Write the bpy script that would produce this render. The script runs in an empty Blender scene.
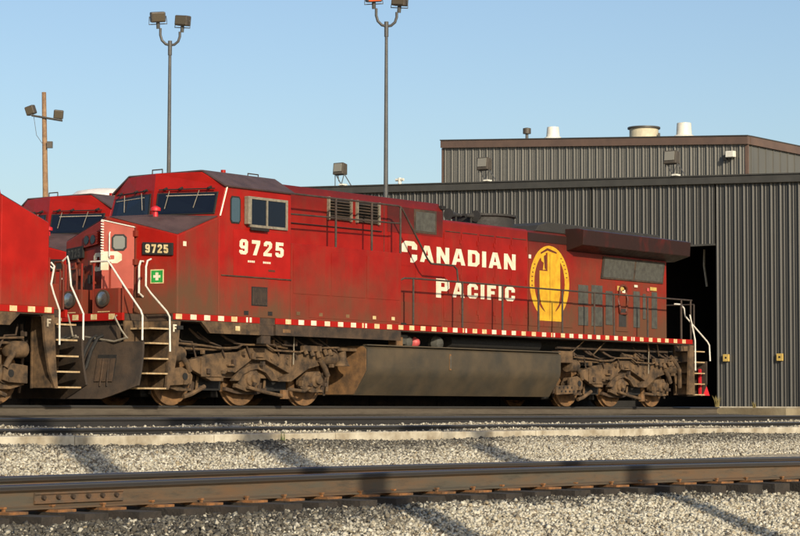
import bpy, bmesh, math, random
import numpy as np
from mathutils import Vector, Matrix
from mathutils.geometry import tessellate_polygon
random.seed(11)
rng = np.random.default_rng(5)
R = math.radians
sc = bpy.context.scene
col = sc.collection

# ------------------------------------------------------------------ camera
FPX, ROLL, PITCH = 2184.3, 0.003, 3.612          # focal length in pixels of the 800 px photo
cam_d = bpy.data.cameras.new('camera'); cam = bpy.data.objects.new('camera', cam_d); col.objects.link(cam)
cam_d.sensor_width = 36.0; cam_d.lens = FPX / 800 * 36.0
cam_d.clip_start = 0.1; cam_d.clip_end = 6000
cam.matrix_world = Matrix.Rotation(R(90 + PITCH), 4, 'X') @ Matrix.Rotation(ROLL, 4, 'Z')
sc.camera = cam

# ------------------------------------------------------------------ sky and sun
SUN_AZ, SUN_EL = 20.0, 23.0                      # degrees right of straight behind the camera, elevation
S = Vector((math.sin(R(SUN_AZ)) * math.cos(R(SUN_EL)), -math.cos(R(SUN_AZ)) * math.cos(R(SUN_EL)), math.sin(R(SUN_EL))))
w = bpy.data.worlds.new('World'); sc.world = w; w.use_nodes = True
nt = w.node_tree; bg = nt.nodes['Background']
sky = nt.nodes.new('ShaderNodeTexSky'); sky.sky_type = 'NISHITA'; sky.sun_disc = False
sky.sun_elevation = R(SUN_EL); sky.sun_rotation = R(180 - SUN_AZ); sky.air_density = 1.0; sky.dust_density = 1.6; sky.ozone_density = 2.1
nt.links.new(sky.outputs[0], bg.inputs[0]); bg.inputs[1].default_value = 0.133
sun_d = bpy.data.lights.new('sun', 'SUN'); sun = bpy.data.objects.new('sun', sun_d); col.objects.link(sun)
sun_d.energy = 5.0; sun_d.angle = R(0.5); sun_d.color = (1.0, 0.87, 0.66)
sun.rotation_euler = (-S).to_track_quat('-Z', 'Y').to_euler()
sc.view_settings.view_transform = 'Standard'; sc.view_settings.look = 'None'
sc.view_settings.exposure = 0.0; sc.view_settings.gamma = 1.0

# ------------------------------------------------------------------ yard frame: t along the tracks, Y towards the camera, z up from rail top
TH = 0.914109; X0, Z0, ZR = -5.0865, 43.012, -0.0041
CT, ST = math.cos(TH), math.sin(TH)
def W(t, Y, z=0.0): return Vector((X0 + t*CT + Y*ST, Z0 + t*ST - Y*CT, z + ZR))

# ------------------------------------------------------------------ materials
def new_mat(name):
    m = bpy.data.materials.new(name); m.use_nodes = True
    return m, m.node_tree, m.node_tree.nodes['Principled BSDF']
def N(nt, typ, **kw):
    n = nt.nodes.new(typ)
    for k, v in kw.items(): setattr(n, k, v)
    return n
def L(nt, a, b): nt.links.new(a, b)
def noise(nt, vec, scale, detail=4, rough=.6, mapscale=None):
    if mapscale:
        mp = N(nt, 'ShaderNodeMapping'); mp.inputs['Scale'].default_value = mapscale; L(nt, vec, mp.inputs[0]); vec = mp.outputs[0]
    n = N(nt, 'ShaderNodeTexNoise'); n.inputs['Scale'].default_value = scale; n.inputs['Detail'].default_value = detail; n.inputs['Roughness'].default_value = rough
    L(nt, vec, n.inputs['Vector']); return n.outputs[0]
def maprange(nt, v, a, b, c=0., d=1.):
    n = N(nt, 'ShaderNodeMapRange'); L(nt, v, n.inputs[0])
    for i, x in enumerate((a, b, c, d)): n.inputs[i+1].default_value = x
    return n.outputs[0]
def math_(nt, op, a, b):
    n = N(nt, 'ShaderNodeMath', operation=op)
    for i, x in enumerate((a, b)):
        if isinstance(x, (int, float)): n.inputs[i].default_value = x
        else: L(nt, x, n.inputs[i])
    return n.outputs[0]
def mix(nt, fac, a, b):
    n = N(nt, 'ShaderNodeMix', data_type='RGBA')
    if isinstance(fac, (int, float)): n.inputs[0].default_value = fac
    else: L(nt, fac, n.inputs[0])
    for i, x in ((6, a), (7, b)):
        if isinstance(x, tuple): n.inputs[i].default_value = (*x, 1)
        else: L(nt, x, n.inputs[i])
    return n.outputs[2]
def bump(nt, b, h, dist, strength=1.):
    n = N(nt, 'ShaderNodeBump'); n.inputs['Distance'].default_value = dist; n.inputs['Strength'].default_value = strength
    L(nt, h, n.inputs['Height']); L(nt, n.outputs[0], b.inputs['Normal'])
def coords(nt, which='Object'): return N(nt, 'ShaderNodeTexCoord').outputs[which]

def plain(name, c, rough=.6, metal=0., var=.25, scale=6., c2=None, bmp=0.003, spec=.5, world=False):
    m, nt, b = new_mat(name); o = N(nt, 'ShaderNodeNewGeometry').outputs['Position'] if world else coords(nt)
    c2 = c2 or tuple(x * (1 - var) for x in c)
    L(nt, mix(nt, maprange(nt, noise(nt, o, scale, 6), .35, .65), c, c2), b.inputs['Base Color'])
    L(nt, maprange(nt, noise(nt, o, scale*2.3, 4), .3, .7, rough*.85, min(1, rough*1.15)), b.inputs['Roughness'])
    b.inputs['Metallic'].default_value = metal; b.inputs['Specular IOR Level'].default_value = spec
    if bmp: bump(nt, b, noise(nt, o, scale*5, 5), bmp)
    return m

def red_mat(name, z0, z1, base=.05, strength=.9, red=(.30, .0105, .006), dirt=(.098, .052, .027), soot=None):
    m, nt, b = new_mat(name); o = coords(nt)
    sp = N(nt, 'ShaderNodeSeparateXYZ'); L(nt, o, sp.inputs[0])
    low = maprange(nt, sp.outputs[2], z0, z1, 1., 0.)
    n1 = maprange(nt, noise(nt, o, .9, 6, .62), .3, .72, -.32, .34)
    st = maprange(nt, noise(nt, o, 1., 5, .7, (5.5, 5.5, .35)), .45, .75, 0., .28)
    k = math_(nt, 'ADD', math_(nt, 'ADD', math_(nt, 'ADD', low, n1), st), base)
    k = maprange(nt, k, .12, 1.05, 0., strength)
    r = mix(nt, maprange(nt, noise(nt, o, 2.2, 5), .3, .7), red, tuple(x*.72 for x in red))
    c = mix(nt, k, r, dirt)
    if soot:
        hi = maprange(nt, sp.outputs[2], soot[0], soot[1], 0., 1.)
        hi = math_(nt, 'MULTIPLY', hi, maprange(nt, noise(nt, o, 1.3, 5, .65, (1, 1, .6)), .2, .45, .6, 1.))
        c = mix(nt, math_(nt, 'MULTIPLY', hi, soot[2]), c, (.020, .013, .011))
    L(nt, c, b.inputs['Base Color'])
    L(nt, math_(nt, 'ADD', maprange(nt, k, 0, 1, .38, .8), maprange(nt, noise(nt, o, 9, 4), .3, .7, -.06, .08)), b.inputs['Roughness'])
    b.inputs['Specular IOR Level'].default_value = .22
    bump(nt, b, noise(nt, o, 3.5, 3), .004, .5)
    return m

M = {}
M['red_cab'] = red_mat('red_paint_cab', 1.5, 3.95, .03, .95)
M['red_cab_side'] = red_mat('red_paint_cab_side', 1.7, 3.0, .04, .93, red=(.34,.0105,.006))
M['red_nose_clean'] = red_mat('red_paint_cleaner_nose', 1.2, 2.7, -.1, .75, red=(.37,.011,.006))
M['red_body'] = red_mat('red_paint_body', 1.2, 3.5, .04, .80)
M['red_hood'] = red_mat('red_paint_hood', 1.3, 3.3, .0, .68, soot=(3.75, 4.6, .68))
M['red_rear'] = red_mat('red_paint_rear', 1.2, 3.9, .20, .92, soot=(3.4, 4.1, .70))
M['red_sooty'] = red_mat('red_paint_sooty', 1, 2, .25, .7, red=(.26,.008,.006), soot=(3.2, 3.7, .955))
M['red_stain'] = red_mat('red_paint_stained', 1, 2, .15, .6, soot=(3.3, 4.2, .80))
M['red_clean'] = red_mat('red_paint_sill', 1.0, 1.4, -.15, .4, red=(.37,.011,.006))
M['red_panel'] = red_mat('red_paint_number_panel', 1.4, 2.9, -.12, .4, red=(.38,.0105,.006))
M['red_faded'] = red_mat('faded_red_door', 1.2, 2.4, -.15, .5, red=(.47, .115, .085))
M['roof'] = plain('roof_brown_grey', (.085, .052, .05), .62, var=.35, scale=3)
M['dirt'] = plain('brown_dirt', (.150, .090, .044), .9, c2=(.030, .020, .012), scale=4.5, bmp=.006)
M['dirt_dark'] = plain('dark_brown_dirt', (.075, .045, .026), .85, c2=(.022, .016, .012), scale=4, bmp=.005)
M['dirt_orange'] = plain('orange_dirt', (.22, .115, .046), .9, c2=(.09, .052, .026), scale=5, bmp=.005)
M['tank'] = plain('tank_grey_brown', (.085, .062, .036), .62, c2=(.042, .036, .026), scale=1.3, bmp=.003)
M['black'] = plain('underframe_black', (.012, .011, .010), .75, scale=5)
M['plow'] = plain('plow_black_brown', (.060, .040, .026), .7, c2=(.028, .021, .016), scale=3, bmp=.005)
M['white'] = plain('white_handrail_paint', (.74, .70, .62), .45, var=.22, scale=14)
M['letter'] = plain('cream_white_lettering', (.76, .70, .56), .5, c2=(.62, .52, .36), scale=4)
M['cream'] = plain('cream_reflector', (.72, .60, .36), .5, c2=(.50, .36, .15), scale=9)
M['yellow'] = plain('golden_yellow_paint', (.68, .40, .020), .5, c2=(.52, .26, .012), scale=5)
M['crest_dark'] = plain('crest_dark_brown', (.12, .025, .010), .6)
M['rail_grey'] = plain('handrail_brown', (.062, .042, .030), .7, c2=(.030, .021, .017), scale=8)
M['grille'] = plain('grey_screen', (.075, .075, .062), .7, c2=(.045, .042, .036), scale=7)
M['grille_dark'] = plain('dark_screen', (.030, .028, .026), .75, scale=8)
M['alu'] = plain('aluminium_frame', (.27, .235, .175), .5, var=.4, scale=12)
M['green'] = plain('green_sign', (.02, .30, .05), .5)
M['steel_tread'] = plain('worn_step_edge', (.50, .38, .22), .6, c2=(.32, .20, .09), scale=12)
M['red_bright'] = plain('bright_red_part', (.62, .02, .03), .45)
M['silver'] = plain('lamp_reflector', (.55, .54, .50), .18, metal=.9)
M['pink'] = plain('pink_cap', (.55, .09, .09), .5)
def glass_mat(name, c, rough=.06):
    m, nt, b = new_mat(name); b.inputs['Base Color'].default_value = (*c, 1); b.inputs['Roughness'].default_value = rough
    b.inputs['Specular IOR Level'].default_value = .34
    o = coords(nt); bump(nt, b, noise(nt, o, 2.5, 2), .004, .35); return m
M['glass'] = glass_mat('dark_cab_glass', (.006, .009, .018))
M['glass_blue'] = glass_mat('bluish_cab_glass', (.05, .085, .11), .15)
M['pane_grey'] = glass_mat('grey_door_glass', (.22, .23, .21), .2)
M['lens'] = glass_mat('lamp_lens', (.085, .07, .05), .12)
M['lens_pale'] = glass_mat('pale_lamp_lens', (.22, .21, .18), .12)
M['lamp_case'] = plain('lamp_case_grey_brown', (.075, .062, .048), .55, scale=8)
m, nt, b = new_mat('lit_orange_lens'); b.inputs['Base Color'].default_value = (.5, .05, .01, 1)
b.inputs['Emission Color'].default_value = (1, .09, .012, 1); b.inputs['Emission Strength'].default_value = .9; M['lens_lit'] = m
M['mast'] = plain('galvanised_mast', (.075, .076, .075), .5, var=.25, scale=4)
M['wood'] = plain('pole_wood', (.30, .185, .10), .9, c2=(.19, .11, .06), scale=5)
M['tie'] = plain('dark_tie_wood', (.040, .031, .024), .9, c2=(.020, .017, .014), scale=6, bmp=.01, world=True)
M['rust'] = plain('orange_rust', (.27, .115, .036), .9, c2=(.10, .055, .026), scale=14, bmp=.004, world=True)
M['joint'] = plain('rusty_joint', (.13, .070, .034), .9, c2=(.062, .050, .036), scale=9, bmp=.004)
M['concrete'] = plain('pale_concrete', (.56, .51, .40), .9, c2=(.27, .22, .15), scale=2.2, bmp=.012, world=True)
M['fascia'] = plain('brown_fascia', (.135, .085, .062), .55, c2=(.105, .068, .052), scale=1.5)
M['eave'] = plain('dark_eave_trim', (.060, .057, .050), .5, scale=2)
M['vent_white'] = plain('vent_white', (.70, .68, .60), .5, var=.15)
M['vent_cream'] = plain('vent_cream', (.56, .50, .36), .6, var=.2)
M['dome'] = plain('white_dome', (.72, .68, .64), .5, var=.12)
M['apron'] = plain('tan_dirt_apron', (.30, .25, .16), .95, c2=(.16, .125, .075), scale=.9, bmp=.02)
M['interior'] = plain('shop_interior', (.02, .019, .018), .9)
M['litter'] = plain('white_litter', (.72, .70, .64), .8)
M['yellow_box'] = plain('yellow_socket_box', (.55, .38, .10), .6)

def wall_mat(name, a, b_, rough=.42, spec=.5):
    m, nt, b = new_mat(name); o = N(nt, 'ShaderNodeNewGeometry').outputs['Position']
    v = noise(nt, o, .6, 5, .6, (1, 1, .25))
    c = mix(nt, maprange(nt, v, .3, .7), a, b_)
    c = mix(nt, maprange(nt, noise(nt, o, 1.2, 6, .7, (3, 3, .15)), .48, .75, 0, .5), c, tuple(x*.55 for x in a))
    L(nt, c, b.inputs['Base Color']); b.inputs['Roughness'].default_value = rough; b.inputs['Specular IOR Level'].default_value = spec
    return m
M['wall'] = wall_mat('dark_grey_siding', (.047, .046, .042), (.034, .033, .030), .46, .5)
M['wall_up'] = wall_mat('weathered_grey_siding', (.108, .104, .091), (.082, .079, .069))
M['wall_side'] = wall_mat('lightened_side_siding', (.125, .122, .108), (.105, .102, .090))  # side faces mixed lighter than the front; sunlight put into the colour

def rail_mat(name, web, web2, top=(.15, .16, .18)):
    m, nt, b = new_mat(name); o = coords(nt); g = N(nt, 'ShaderNodeNewGeometry')
    sp = N(nt, 'ShaderNodeSeparateXYZ'); L(nt, g.outputs['Normal'], sp.inputs[0])
    so = N(nt, 'ShaderNodeSeparateXYZ'); L(nt, o, so.inputs[0])
    up = maprange(nt, sp.outputs[2], .35, .6)
    head = maprange(nt, so.outputs[2], -.05, -.035)            # the rail head stands above local z = -.045
    side = mix(nt, maprange(nt, noise(nt, o, 1.3, 6, .7, (1, 4, 6)), .38, .66), web, web2)
    side = mix(nt, maprange(nt, noise(nt, o, 3.0, 6, .75, (.8, 3, 5)), .52, .70, 0, .75), side, tuple(x*.45 for x in web))
    side = mix(nt, math_(nt, 'MULTIPLY', head, .92), side, (.016, .015, .015))
    k = math_(nt, 'MULTIPLY', up, head)
    L(nt, mix(nt, k, side, top), b.inputs['Base Color'])
    L(nt, maprange(nt, k, 0, 1, .75, .22), b.inputs['Roughness']); L(nt, maprange(nt, k, 0, 1, .0, .9), b.inputs['Metallic'])
    bump(nt, b, noise(nt, o, 30, 4), .0015)
    return m
M['rail'] = rail_mat('rail_steel', (.072, .062, .044), (.115, .064, .030))
M['rail_dark'] = rail_mat('rail_steel_dark', (.022, .020, .019), (.014, .013, .013), (.16, .17, .19))
M['rail_mid'] = rail_mat('rail_steel_dusty', (.10, .082, .060), (.070, .055, .040), (.14, .14, .13))

def stone_mat():
    m, nt, b = new_mat('ballast_stone'); g = N(nt, 'ShaderNodeNewGeometry'); o = coords(nt)
    rp = N(nt, 'ShaderNodeValToRGB'); L(nt, g.outputs['Random Per Island'], rp.inputs[0])
    e = rp.color_ramp.elements; e[0].color = (.06, .05, .04, 1); e[1].color = (.70, .67, .57, 1)
    for p, c in ((.10, (.17, .14, .10)), (.20, (.36, .335, .26)), (.42, (.54, .51, .42)), (.52, (.29, .23, .14)), (.58, (.50, .47, .38)), (.80, (.62, .59, .49)), (.88, (.36, .325, .24))):
        x = e.new(p); x.color = (*c, 1)
    att = N(nt, 'ShaderNodeAttribute'); att.attribute_name = 'oil'
    c = mix(nt, maprange(nt, noise(nt, o, 40, 4), .3, .7, 0, .35), rp.outputs[0], (.25, .21, .15))
    c = mix(nt, maprange(nt, noise(nt, o, 1.1, 5, .65), .48, .72, 0, .35), c, (.20, .17, .12))
    c = mix(nt, att.outputs['Fac'], c, (.026, .023, .019))
    L(nt, c, b.inputs['Base Color']); b.inputs['Roughness'].default_value = .9; return m
M['stone'] = stone_mat()

def ground_mat():
    m, nt, b = new_mat('gravel_ground'); o = coords(nt)
    sp = N(nt, 'ShaderNodeSeparateXYZ'); L(nt, o, sp.inputs[0])
    vo = N(nt, 'ShaderNodeTexVoronoi'); vo.inputs['Scale'].default_value = 17; L(nt, o, vo.inputs['Vector'])
    rp = N(nt, 'ShaderNodeValToRGB'); se = N(nt, 'ShaderNodeSeparateColor'); L(nt, vo.outputs['Color'], se.inputs[0]); L(nt, se.outputs[0], rp.inputs[0])
    e = rp.color_ramp.elements; e[0].color = (.15, .125, .09, 1); e[1].color = (.55, .49, .37, 1)
    x = e.new(.4); x.color = (.38, .33, .24, 1)
    big = maprange(nt, noise(nt, o, .35, 5), .35, .65)
    c = mix(nt, math_(nt, 'MULTIPLY', big, .3), rp.outputs[0], (.24, .20, .14))
    # oily dark band along the loco track and the track in the foreground (local y = -Y)
    d1 = math_(nt, 'ABSOLUTE', math_(nt, 'ADD', sp.outputs[1], 17.5), 0.)
    oil = maprange(nt, math_(nt, 'ADD', d1, maprange(nt, noise(nt, o, .9, 5), .3, .7, -.5, .5)), .8, 1.9, .85, 0.)
    d2 = math_(nt, 'ABSOLUTE', math_(nt, 'ADD', sp.outputs[1], 1.0), 0.)
    oil2 = maprange(nt, math_(nt, 'ADD', d2, maprange(nt, noise(nt, o, .7, 5), .3, .7, -.4, .4)), 1.6, 3.0, .8, 0.)
    c = mix(nt, math_(nt, 'MAXIMUM', oil, oil2), c, (.05, .042, .032))
    L(nt, c, b.inputs['Base Color']); b.inputs['Roughness'].default_value = .95; b.inputs['Specular IOR Level'].default_value = .2
    bump(nt, b, vo.outputs['Distance'], .04, .9)
    return m
M['ground'] = ground_mat()

# ------------------------------------------------------------------ mesh builder (coordinates t, Y, z of the yard; local y = -Y)
OFF = {}
class MB:
    def __init__(s): s.v = []; s.f = []
    def add(s, vs, fs):
        n = len(s.v); s.v += [tuple(map(float, p)) for p in vs]; s.f += [tuple(n+i for i in f) for f in fs]; return s
    def box(s, x0, x1, Y0, Y1, z0, z1):
        return s.add([(x, y, z) for x in (x0, x1) for y in (Y0, Y1) for z in (z0, z1)],
                     [(0,1,3,2),(4,6,7,5),(0,4,5,1),(2,3,7,6),(0,2,6,4),(1,5,7,3)])
    def ext(s, A, B):
        n = len(A); return s.add(list(A)+list(B), [tuple(range(n-1,-1,-1)), tuple(range(n,2*n))] + [(i,(i+1)%n,n+(i+1)%n,n+i) for i in range(n)])
    def pxz(s, poly, Y0, Y1): return s.ext([(x,Y0,z) for x,z in poly], [(x,Y1,z) for x,z in poly])
    def pyz(s, poly, x0, x1): return s.ext([(x0,y,z) for y,z in poly], [(x1,y,z) for y,z in poly])
    def pxy(s, poly, z0, z1): return s.ext([(x,y,z0) for x,y in poly], [(x,y,z1) for x,y in poly])
    def slab(s, q, o0, o1, hint):
        q = [Vector(p) for p in q]; n = (q[1]-q[0]).cross(q[-1]-q[0]).normalized()
        if n.dot(Vector(hint)) < 0: n = -n
        return s.ext([p+n*o0 for p in q], [p+n*o1 for p in q])
    def tube(s, pts, r, n=8, r1=None):
        pts = [Vector(p) for p in pts]; k = len(pts); rings = []
        up = None
        for i, p in enumerate(pts):
            d = (pts[min(i+1,k-1)] - pts[max(i-1,0)]).normalized()
            if up is None: up = Vector((0,0,1)) if abs(d.z) < .9 else Vector((1,0,0))
            a = d.cross(up).normalized(); b = a.cross(d).normalized(); up = b
            rr = r if r1 is None else r + (r1-r)*i/(k-1)
            rings.append([p + (a*math.cos(2*math.pi*j/n) + b*math.sin(2*math.pi*j/n))*rr for j in range(n)])
        vs = [q for g in rings for q in g]; fs = []
        for i in range(k-1):
            for j in range(n): fs.append((i*n+j, i*n+(j+1)%n, (i+1)*n+(j+1)%n, (i+1)*n+j))
        fs += [tuple(range(n-1,-1,-1)), tuple(range((k-1)*n, k*n))]
        return s.add(vs, fs)
    def cyl(s, a, b, r0, r1=None, n=14): return s.tube([a, b], r0, n, r1 if r1 is not None else r0)
    def lathe(s, prof, o, axis='Y', n=24):                # prof: (radius, position along axis)
        vs = []; fs = []; k = len(prof)
        for r, h in prof:
            for j in range(n):
                c, q = math.cos(2*math.pi*j/n)*r, math.sin(2*math.pi*j/n)*r
                p = {'Y': (c, h, q), 'Z': (c, q, h), 'X': (h, c, q)}[axis]
                vs.append((o[0]+p[0], o[1]+p[1], o[2]+p[2]))
        for i in range(k-1):
            for j in range(n): fs.append((i*n+j, i*n+(j+1)%n, (i+1)*n+(j+1)%n, (i+1)*n+j))
        fs += [tuple(range(n-1,-1,-1)), tuple(range((k-1)*n, k*n))]
        return s.add(vs, fs)
    def glyph(s, loops, o, u, v):
        loops = [[Vector((x, y, 0)) for x, y in l] for l in loops]
        flat = [p for l in loops for p in l]; o, u, v = Vector(o), Vector(u), Vector(v)
        return s.add([o + u*p.x + v*p.y for p in flat], [tuple(t) for t in tessellate_polygon(loops)])
    def mesh(s, name, mat, off=(0,0,0), smooth=False):
        me = bpy.data.meshes.new(name)
        me.from_pydata([(x-off[0], -(y-off[1]), z-off[2]) for x, y, z in s.v], [], s.f)
        bm = bmesh.new(); bm.from_mesh(me); bmesh.ops.recalc_face_normals(bm, faces=bm.faces); bm.to_mesh(me); bm.free()
        if smooth:
            me.polygons.foreach_set('use_smooth', [True]*len(me.polygons)); me.set_sharp_from_angle(angle=R(38))
        me.materials.append(M[mat]); return me
    def build(s, name, mat, parent=None, bevel=0., smooth=False, label=None):
        off = OFF.get(root_of(parent).name, (0,0,0)) if parent else (0,0,0)
        o = bpy.data.objects.new(name, s.mesh(name, mat, off, smooth)); col.objects.link(o); o.parent = parent
        if bevel:
            md = o.modifiers.new('bevel', 'BEVEL'); md.width = bevel; md.segments = 2; md.limit_method = 'ANGLE'; md.angle_limit = R(35)
        if label: o['label'] = label
        return o
def root_of(o):
    while o.parent: o = o.parent
    return o
def thing(name, label, cat, t=0, Y=0, z=0, group=None, rot=True):
    o = bpy.data.objects.new(name, None); col.objects.link(o); o.location = W(t, Y, z); o.empty_display_size = .3
    if rot: o.rotation_euler = (0, 0, TH)
    o['label'] = label; o['category'] = cat
    if group: o['group'] = group
    OFF[o.name] = (t, Y, z); return o
def tag(o, label, cat, group=None):
    o['label'] = label; o['category'] = cat
    if group: o['group'] = group
    return o
def link_mesh(name, me, parent, loc=(0,0,0), rz=0.):
    o = bpy.data.objects.new(name, me); col.objects.link(o); o.parent = parent; o.location = loc; o.rotation_euler = (0,0,rz); return o
def copy_tree(o, parent=None, skip=()):
    c = o.copy(); col.objects.link(c); c.parent = parent
    for ch in list(o.children):
        if ch.name.split('.')[0] not in skip: copy_tree(ch, c, skip)
    return c

# ------------------------------------------------------------------ ground: one sheet, cross profile over Y
PROF = [(-900,-.22),(-60,-.22),(-8,-.22),(-3,-.215),(-1.4,-.20),(1.4,-.20),(2.6,-.25),(3.8,-.31),(4.6,-.36),(5.0,-.42),(6.35,-.465),(6.9,-.47),(6.98,-.60),
        (7.3,-.625),(9.0,-.925),(10.2,-1.02),(13.5,-1.04),(15.4,-.96),(15.9,-.882),(18.9,-.882),(19.4,-.92),(20.8,-1.18),(22.2,-1.38),(26,-1.5),(60,-1.55),(900,-1.6)]
PY = np.array([p[0] for p in PROF]); PZ = np.array([p[1] for p in PROF])
def gz(t, Y): return np.interp(Y, PY, PZ) + .02*np.sin(t*.9 + Y*.7) * np.clip((np.abs(Y-17.3)-1.6)/1.5, 0, 1) * (np.abs(Y-14) < 13)
ts = np.unique(np.concatenate([np.linspace(-900,-60,8), np.linspace(-60,60,121), np.linspace(60,900,10)]))
ys = np.unique(np.concatenate([PY, np.linspace(7,27,61), np.linspace(-8,6,15), [-400,-150,150,400]]))
T, YY = np.meshgrid(ts, ys, indexing='ij'); ZZ = gz(T, YY)
me = bpy.data.meshes.new('ground'); nY = len(ys)
vs = np.stack([T, -YY, ZZ], -1).reshape(-1, 3)
me.from_pydata(vs.tolist(), [], [(i*nY+j, (i)*nY+j+1, (i+1)*nY+j+1, (i+1)*nY+j) for i in range(len(ts)-1) for j in range(nY-1)])
bm = bmesh.new(); bm.from_mesh(me); bmesh.ops.recalc_face_normals(bm, faces=bm.faces)
if bm.faces[0].normal.z < 0: bmesh.ops.reverse_faces(bm, faces=bm.faces)
bm.to_mesh(me); bm.free(); me.materials.append(M['ground'])
g = bpy.data.objects.new('ground', me); col.objects.link(g); g.location = W(0,0,0); g.rotation_euler = (0,0,TH); g['kind'] = 'structure'

# ------------------------------------------------------------------ rails and tracks
RP = [(-.07,-.186),(.07,-.186),(.07,-.176),(.02,-.160),(.009,-.150),(.009,-.062),(.0365,-.042),(.0365,-.016),(.032,-.006),(.022,0),(-.022,0),(-.032,-.006),(-.0365,-.016),(-.0365,-.042),(-.009,-.062),(-.009,-.150),(-.02,-.160),(-.07,-.176)]
def rail_obj(path, mat, parent, loc):
    """path: list of (t, Y) relative to loc; the rail top is local z = 0"""
    mb = MB(); n = len(RP); k = len(path); vs = []
    for i, (t, Y) in enumerate(path):
        a = path[max(i-1,0)]; b = path[min(i+1,k-1)]; dx, dy = b[0]-a[0], b[1]-a[1]; l = math.hypot(dx, dy); nx, ny = -dy/l, dx/l
        vs += [(t+nx*p, Y+ny*p, z) for p, z in RP]
    fs = [(i*n+j, i*n+(j+1)%n, (i+1)*n+(j+1)%n, (i+1)*n+j) for i in range(k-1) for j in range(n)] + [tuple(range(n)), tuple(range((k-1)*n, k*n))]
    mb.add(vs, fs); me = mb.mesh('rail', mat, smooth=False)
    return link_mesh('rail', me, parent, loc)
def track(name_label, Yc, zn, zf, mat, t0, t1, group='railway tracks in the yard'):
    r = thing('railway_track', name_label, 'track', 0, Yc, -.2, group)
    for Yr, z in ((.7525, zn), (-.7525, zf)):
        rail_obj([(t, 0) for t in np.linspace(t0, t1, 12)], mat, r, (0, -Yr, z + .2))
    return r
track('straight track carrying the big red locomotive with golden crest', 0, 0, 0, 'rail_mid', -60, 21.6)
track('track under the red locomotive whose cab shows far behind', -5.25, 0, 0, 'rail_mid', -60, 21.6)
track('dark pair of rails directly behind the pale concrete kerb', 5.1, -.35, -.205, 'rail_dark', -60, 36)

# foreground track with a slight bend, ties, tie plates, spikes and a bolted joint
def DY(t): return 17.42 + (.018*(t+16.5)**2 if t > -16.5 else 0.) if t < -6 else 17.42 + .018*10.5**2 + .378*(t+6)
DZ = -.585
dt = thing('railway_track', 'near rusty track with exposed ties crossing the foreground gravel', 'track', -15, 17.42, DZ, 'railway tracks in the yard')
path_t = list(np.linspace(-60, -20, 9)) + list(np.linspace(-19, -6, 27)) + [-2, 4, 12]
def dpath(o):
    out = []
    for t in path_t:
        d = (DY(t+.1)-DY(t-.1))/.2; l = math.hypot(1, d); out.append((t - d/l*o + 15, DY(t) + o/l - 17.42))
    return out
rail_obj(dpath(.7525), 'rail', dt, (0,0,0)); rail_obj(dpath(-.7525), 'rail', dt, (0,0,0))
tie_me = [MB().box(-.115+random.uniform(-.01,.01), .115+random.uniform(-.01,.01), -1.30+random.uniform(-.05,.05), 1.30+random.uniform(-.05,.05), -.385, -.207).mesh('tie', 'tie') for _ in range(5)]
plate_me = MB().box(-.095, .095, -.19, .19, -.2065, -.1865).mesh('tie_plate', 'rust')
spike_me = MB().box(-.010, .010, -.010, .010, -.19, -.165).box(-.016, .016, -.020, .016, -.166, -.152).mesh('spike', 'rust')
t = -30.0
while t < -2:
    d = math.atan((DY(t+.1)-DY(t-.1))/.2); a = -d + random.uniform(-.025,.025)
    tie = link_mesh('tie', random.choice(tie_me), dt, (t+15, -(DY(t)-17.42)+random.uniform(-.04,.04), random.uniform(-.004,.0)), a)
    for s in (-1, 1):
        pl = link_mesh('tie_plate', plate_me, tie, (0, s*.7525, 0))
        for q in (-1, 1): link_mesh('spike', spike_me, tie, (q*.05, s*.7525 + q*.085*1.0, 0))
    t += .53 + random.uniform(-.03, .03)
jb = MB().pyz([(.012,-.150),(.034,-.146),(.034,-.128),(.024,-.118),(.024,-.085),(.034,-.075),(.030,-.066),(.012,-.064)], -.46, .46)
jt = -19.25; jd = math.atan((DY(jt+.1)-DY(jt-.1))/.2)
j = link_mesh('joint_bar', jb.mesh('joint_bar', 'joint'), dt, (jt+15, -(DY(jt)+.7525-17.42), 0), -jd)
bolt = MB().cyl((0,.02,-.1), (0,.052,-.1), .017, n=6).mesh('bolt', 'dirt_dark')
for q in (-.38,-.23,-.08,.08,.23,.38): link_mesh('bolt', bolt, j, (q, 0, 0))

# concrete kerb in cast lengths
kb = thing('concrete_kerb', 'long pale concrete kerb between the gravel and the rails', 'kerb', 0, 6.9, -.57)
kme = [MB().box(-1.49, 1.49, 6.62-6.9, 7.0-6.9, -.1, .12+d).mesh('kerb_block', 'concrete') for d in (0, .006, -.005)]
for i in range(30):
    o = link_mesh('kerb_block', kme[i % 3], kb, (-40 + i*3.0, random.uniform(-.008,.008), 0), random.uniform(-.002,.002))
    md = o.modifiers.new('bevel', 'BEVEL'); md.width = .015; md.segments = 2

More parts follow.
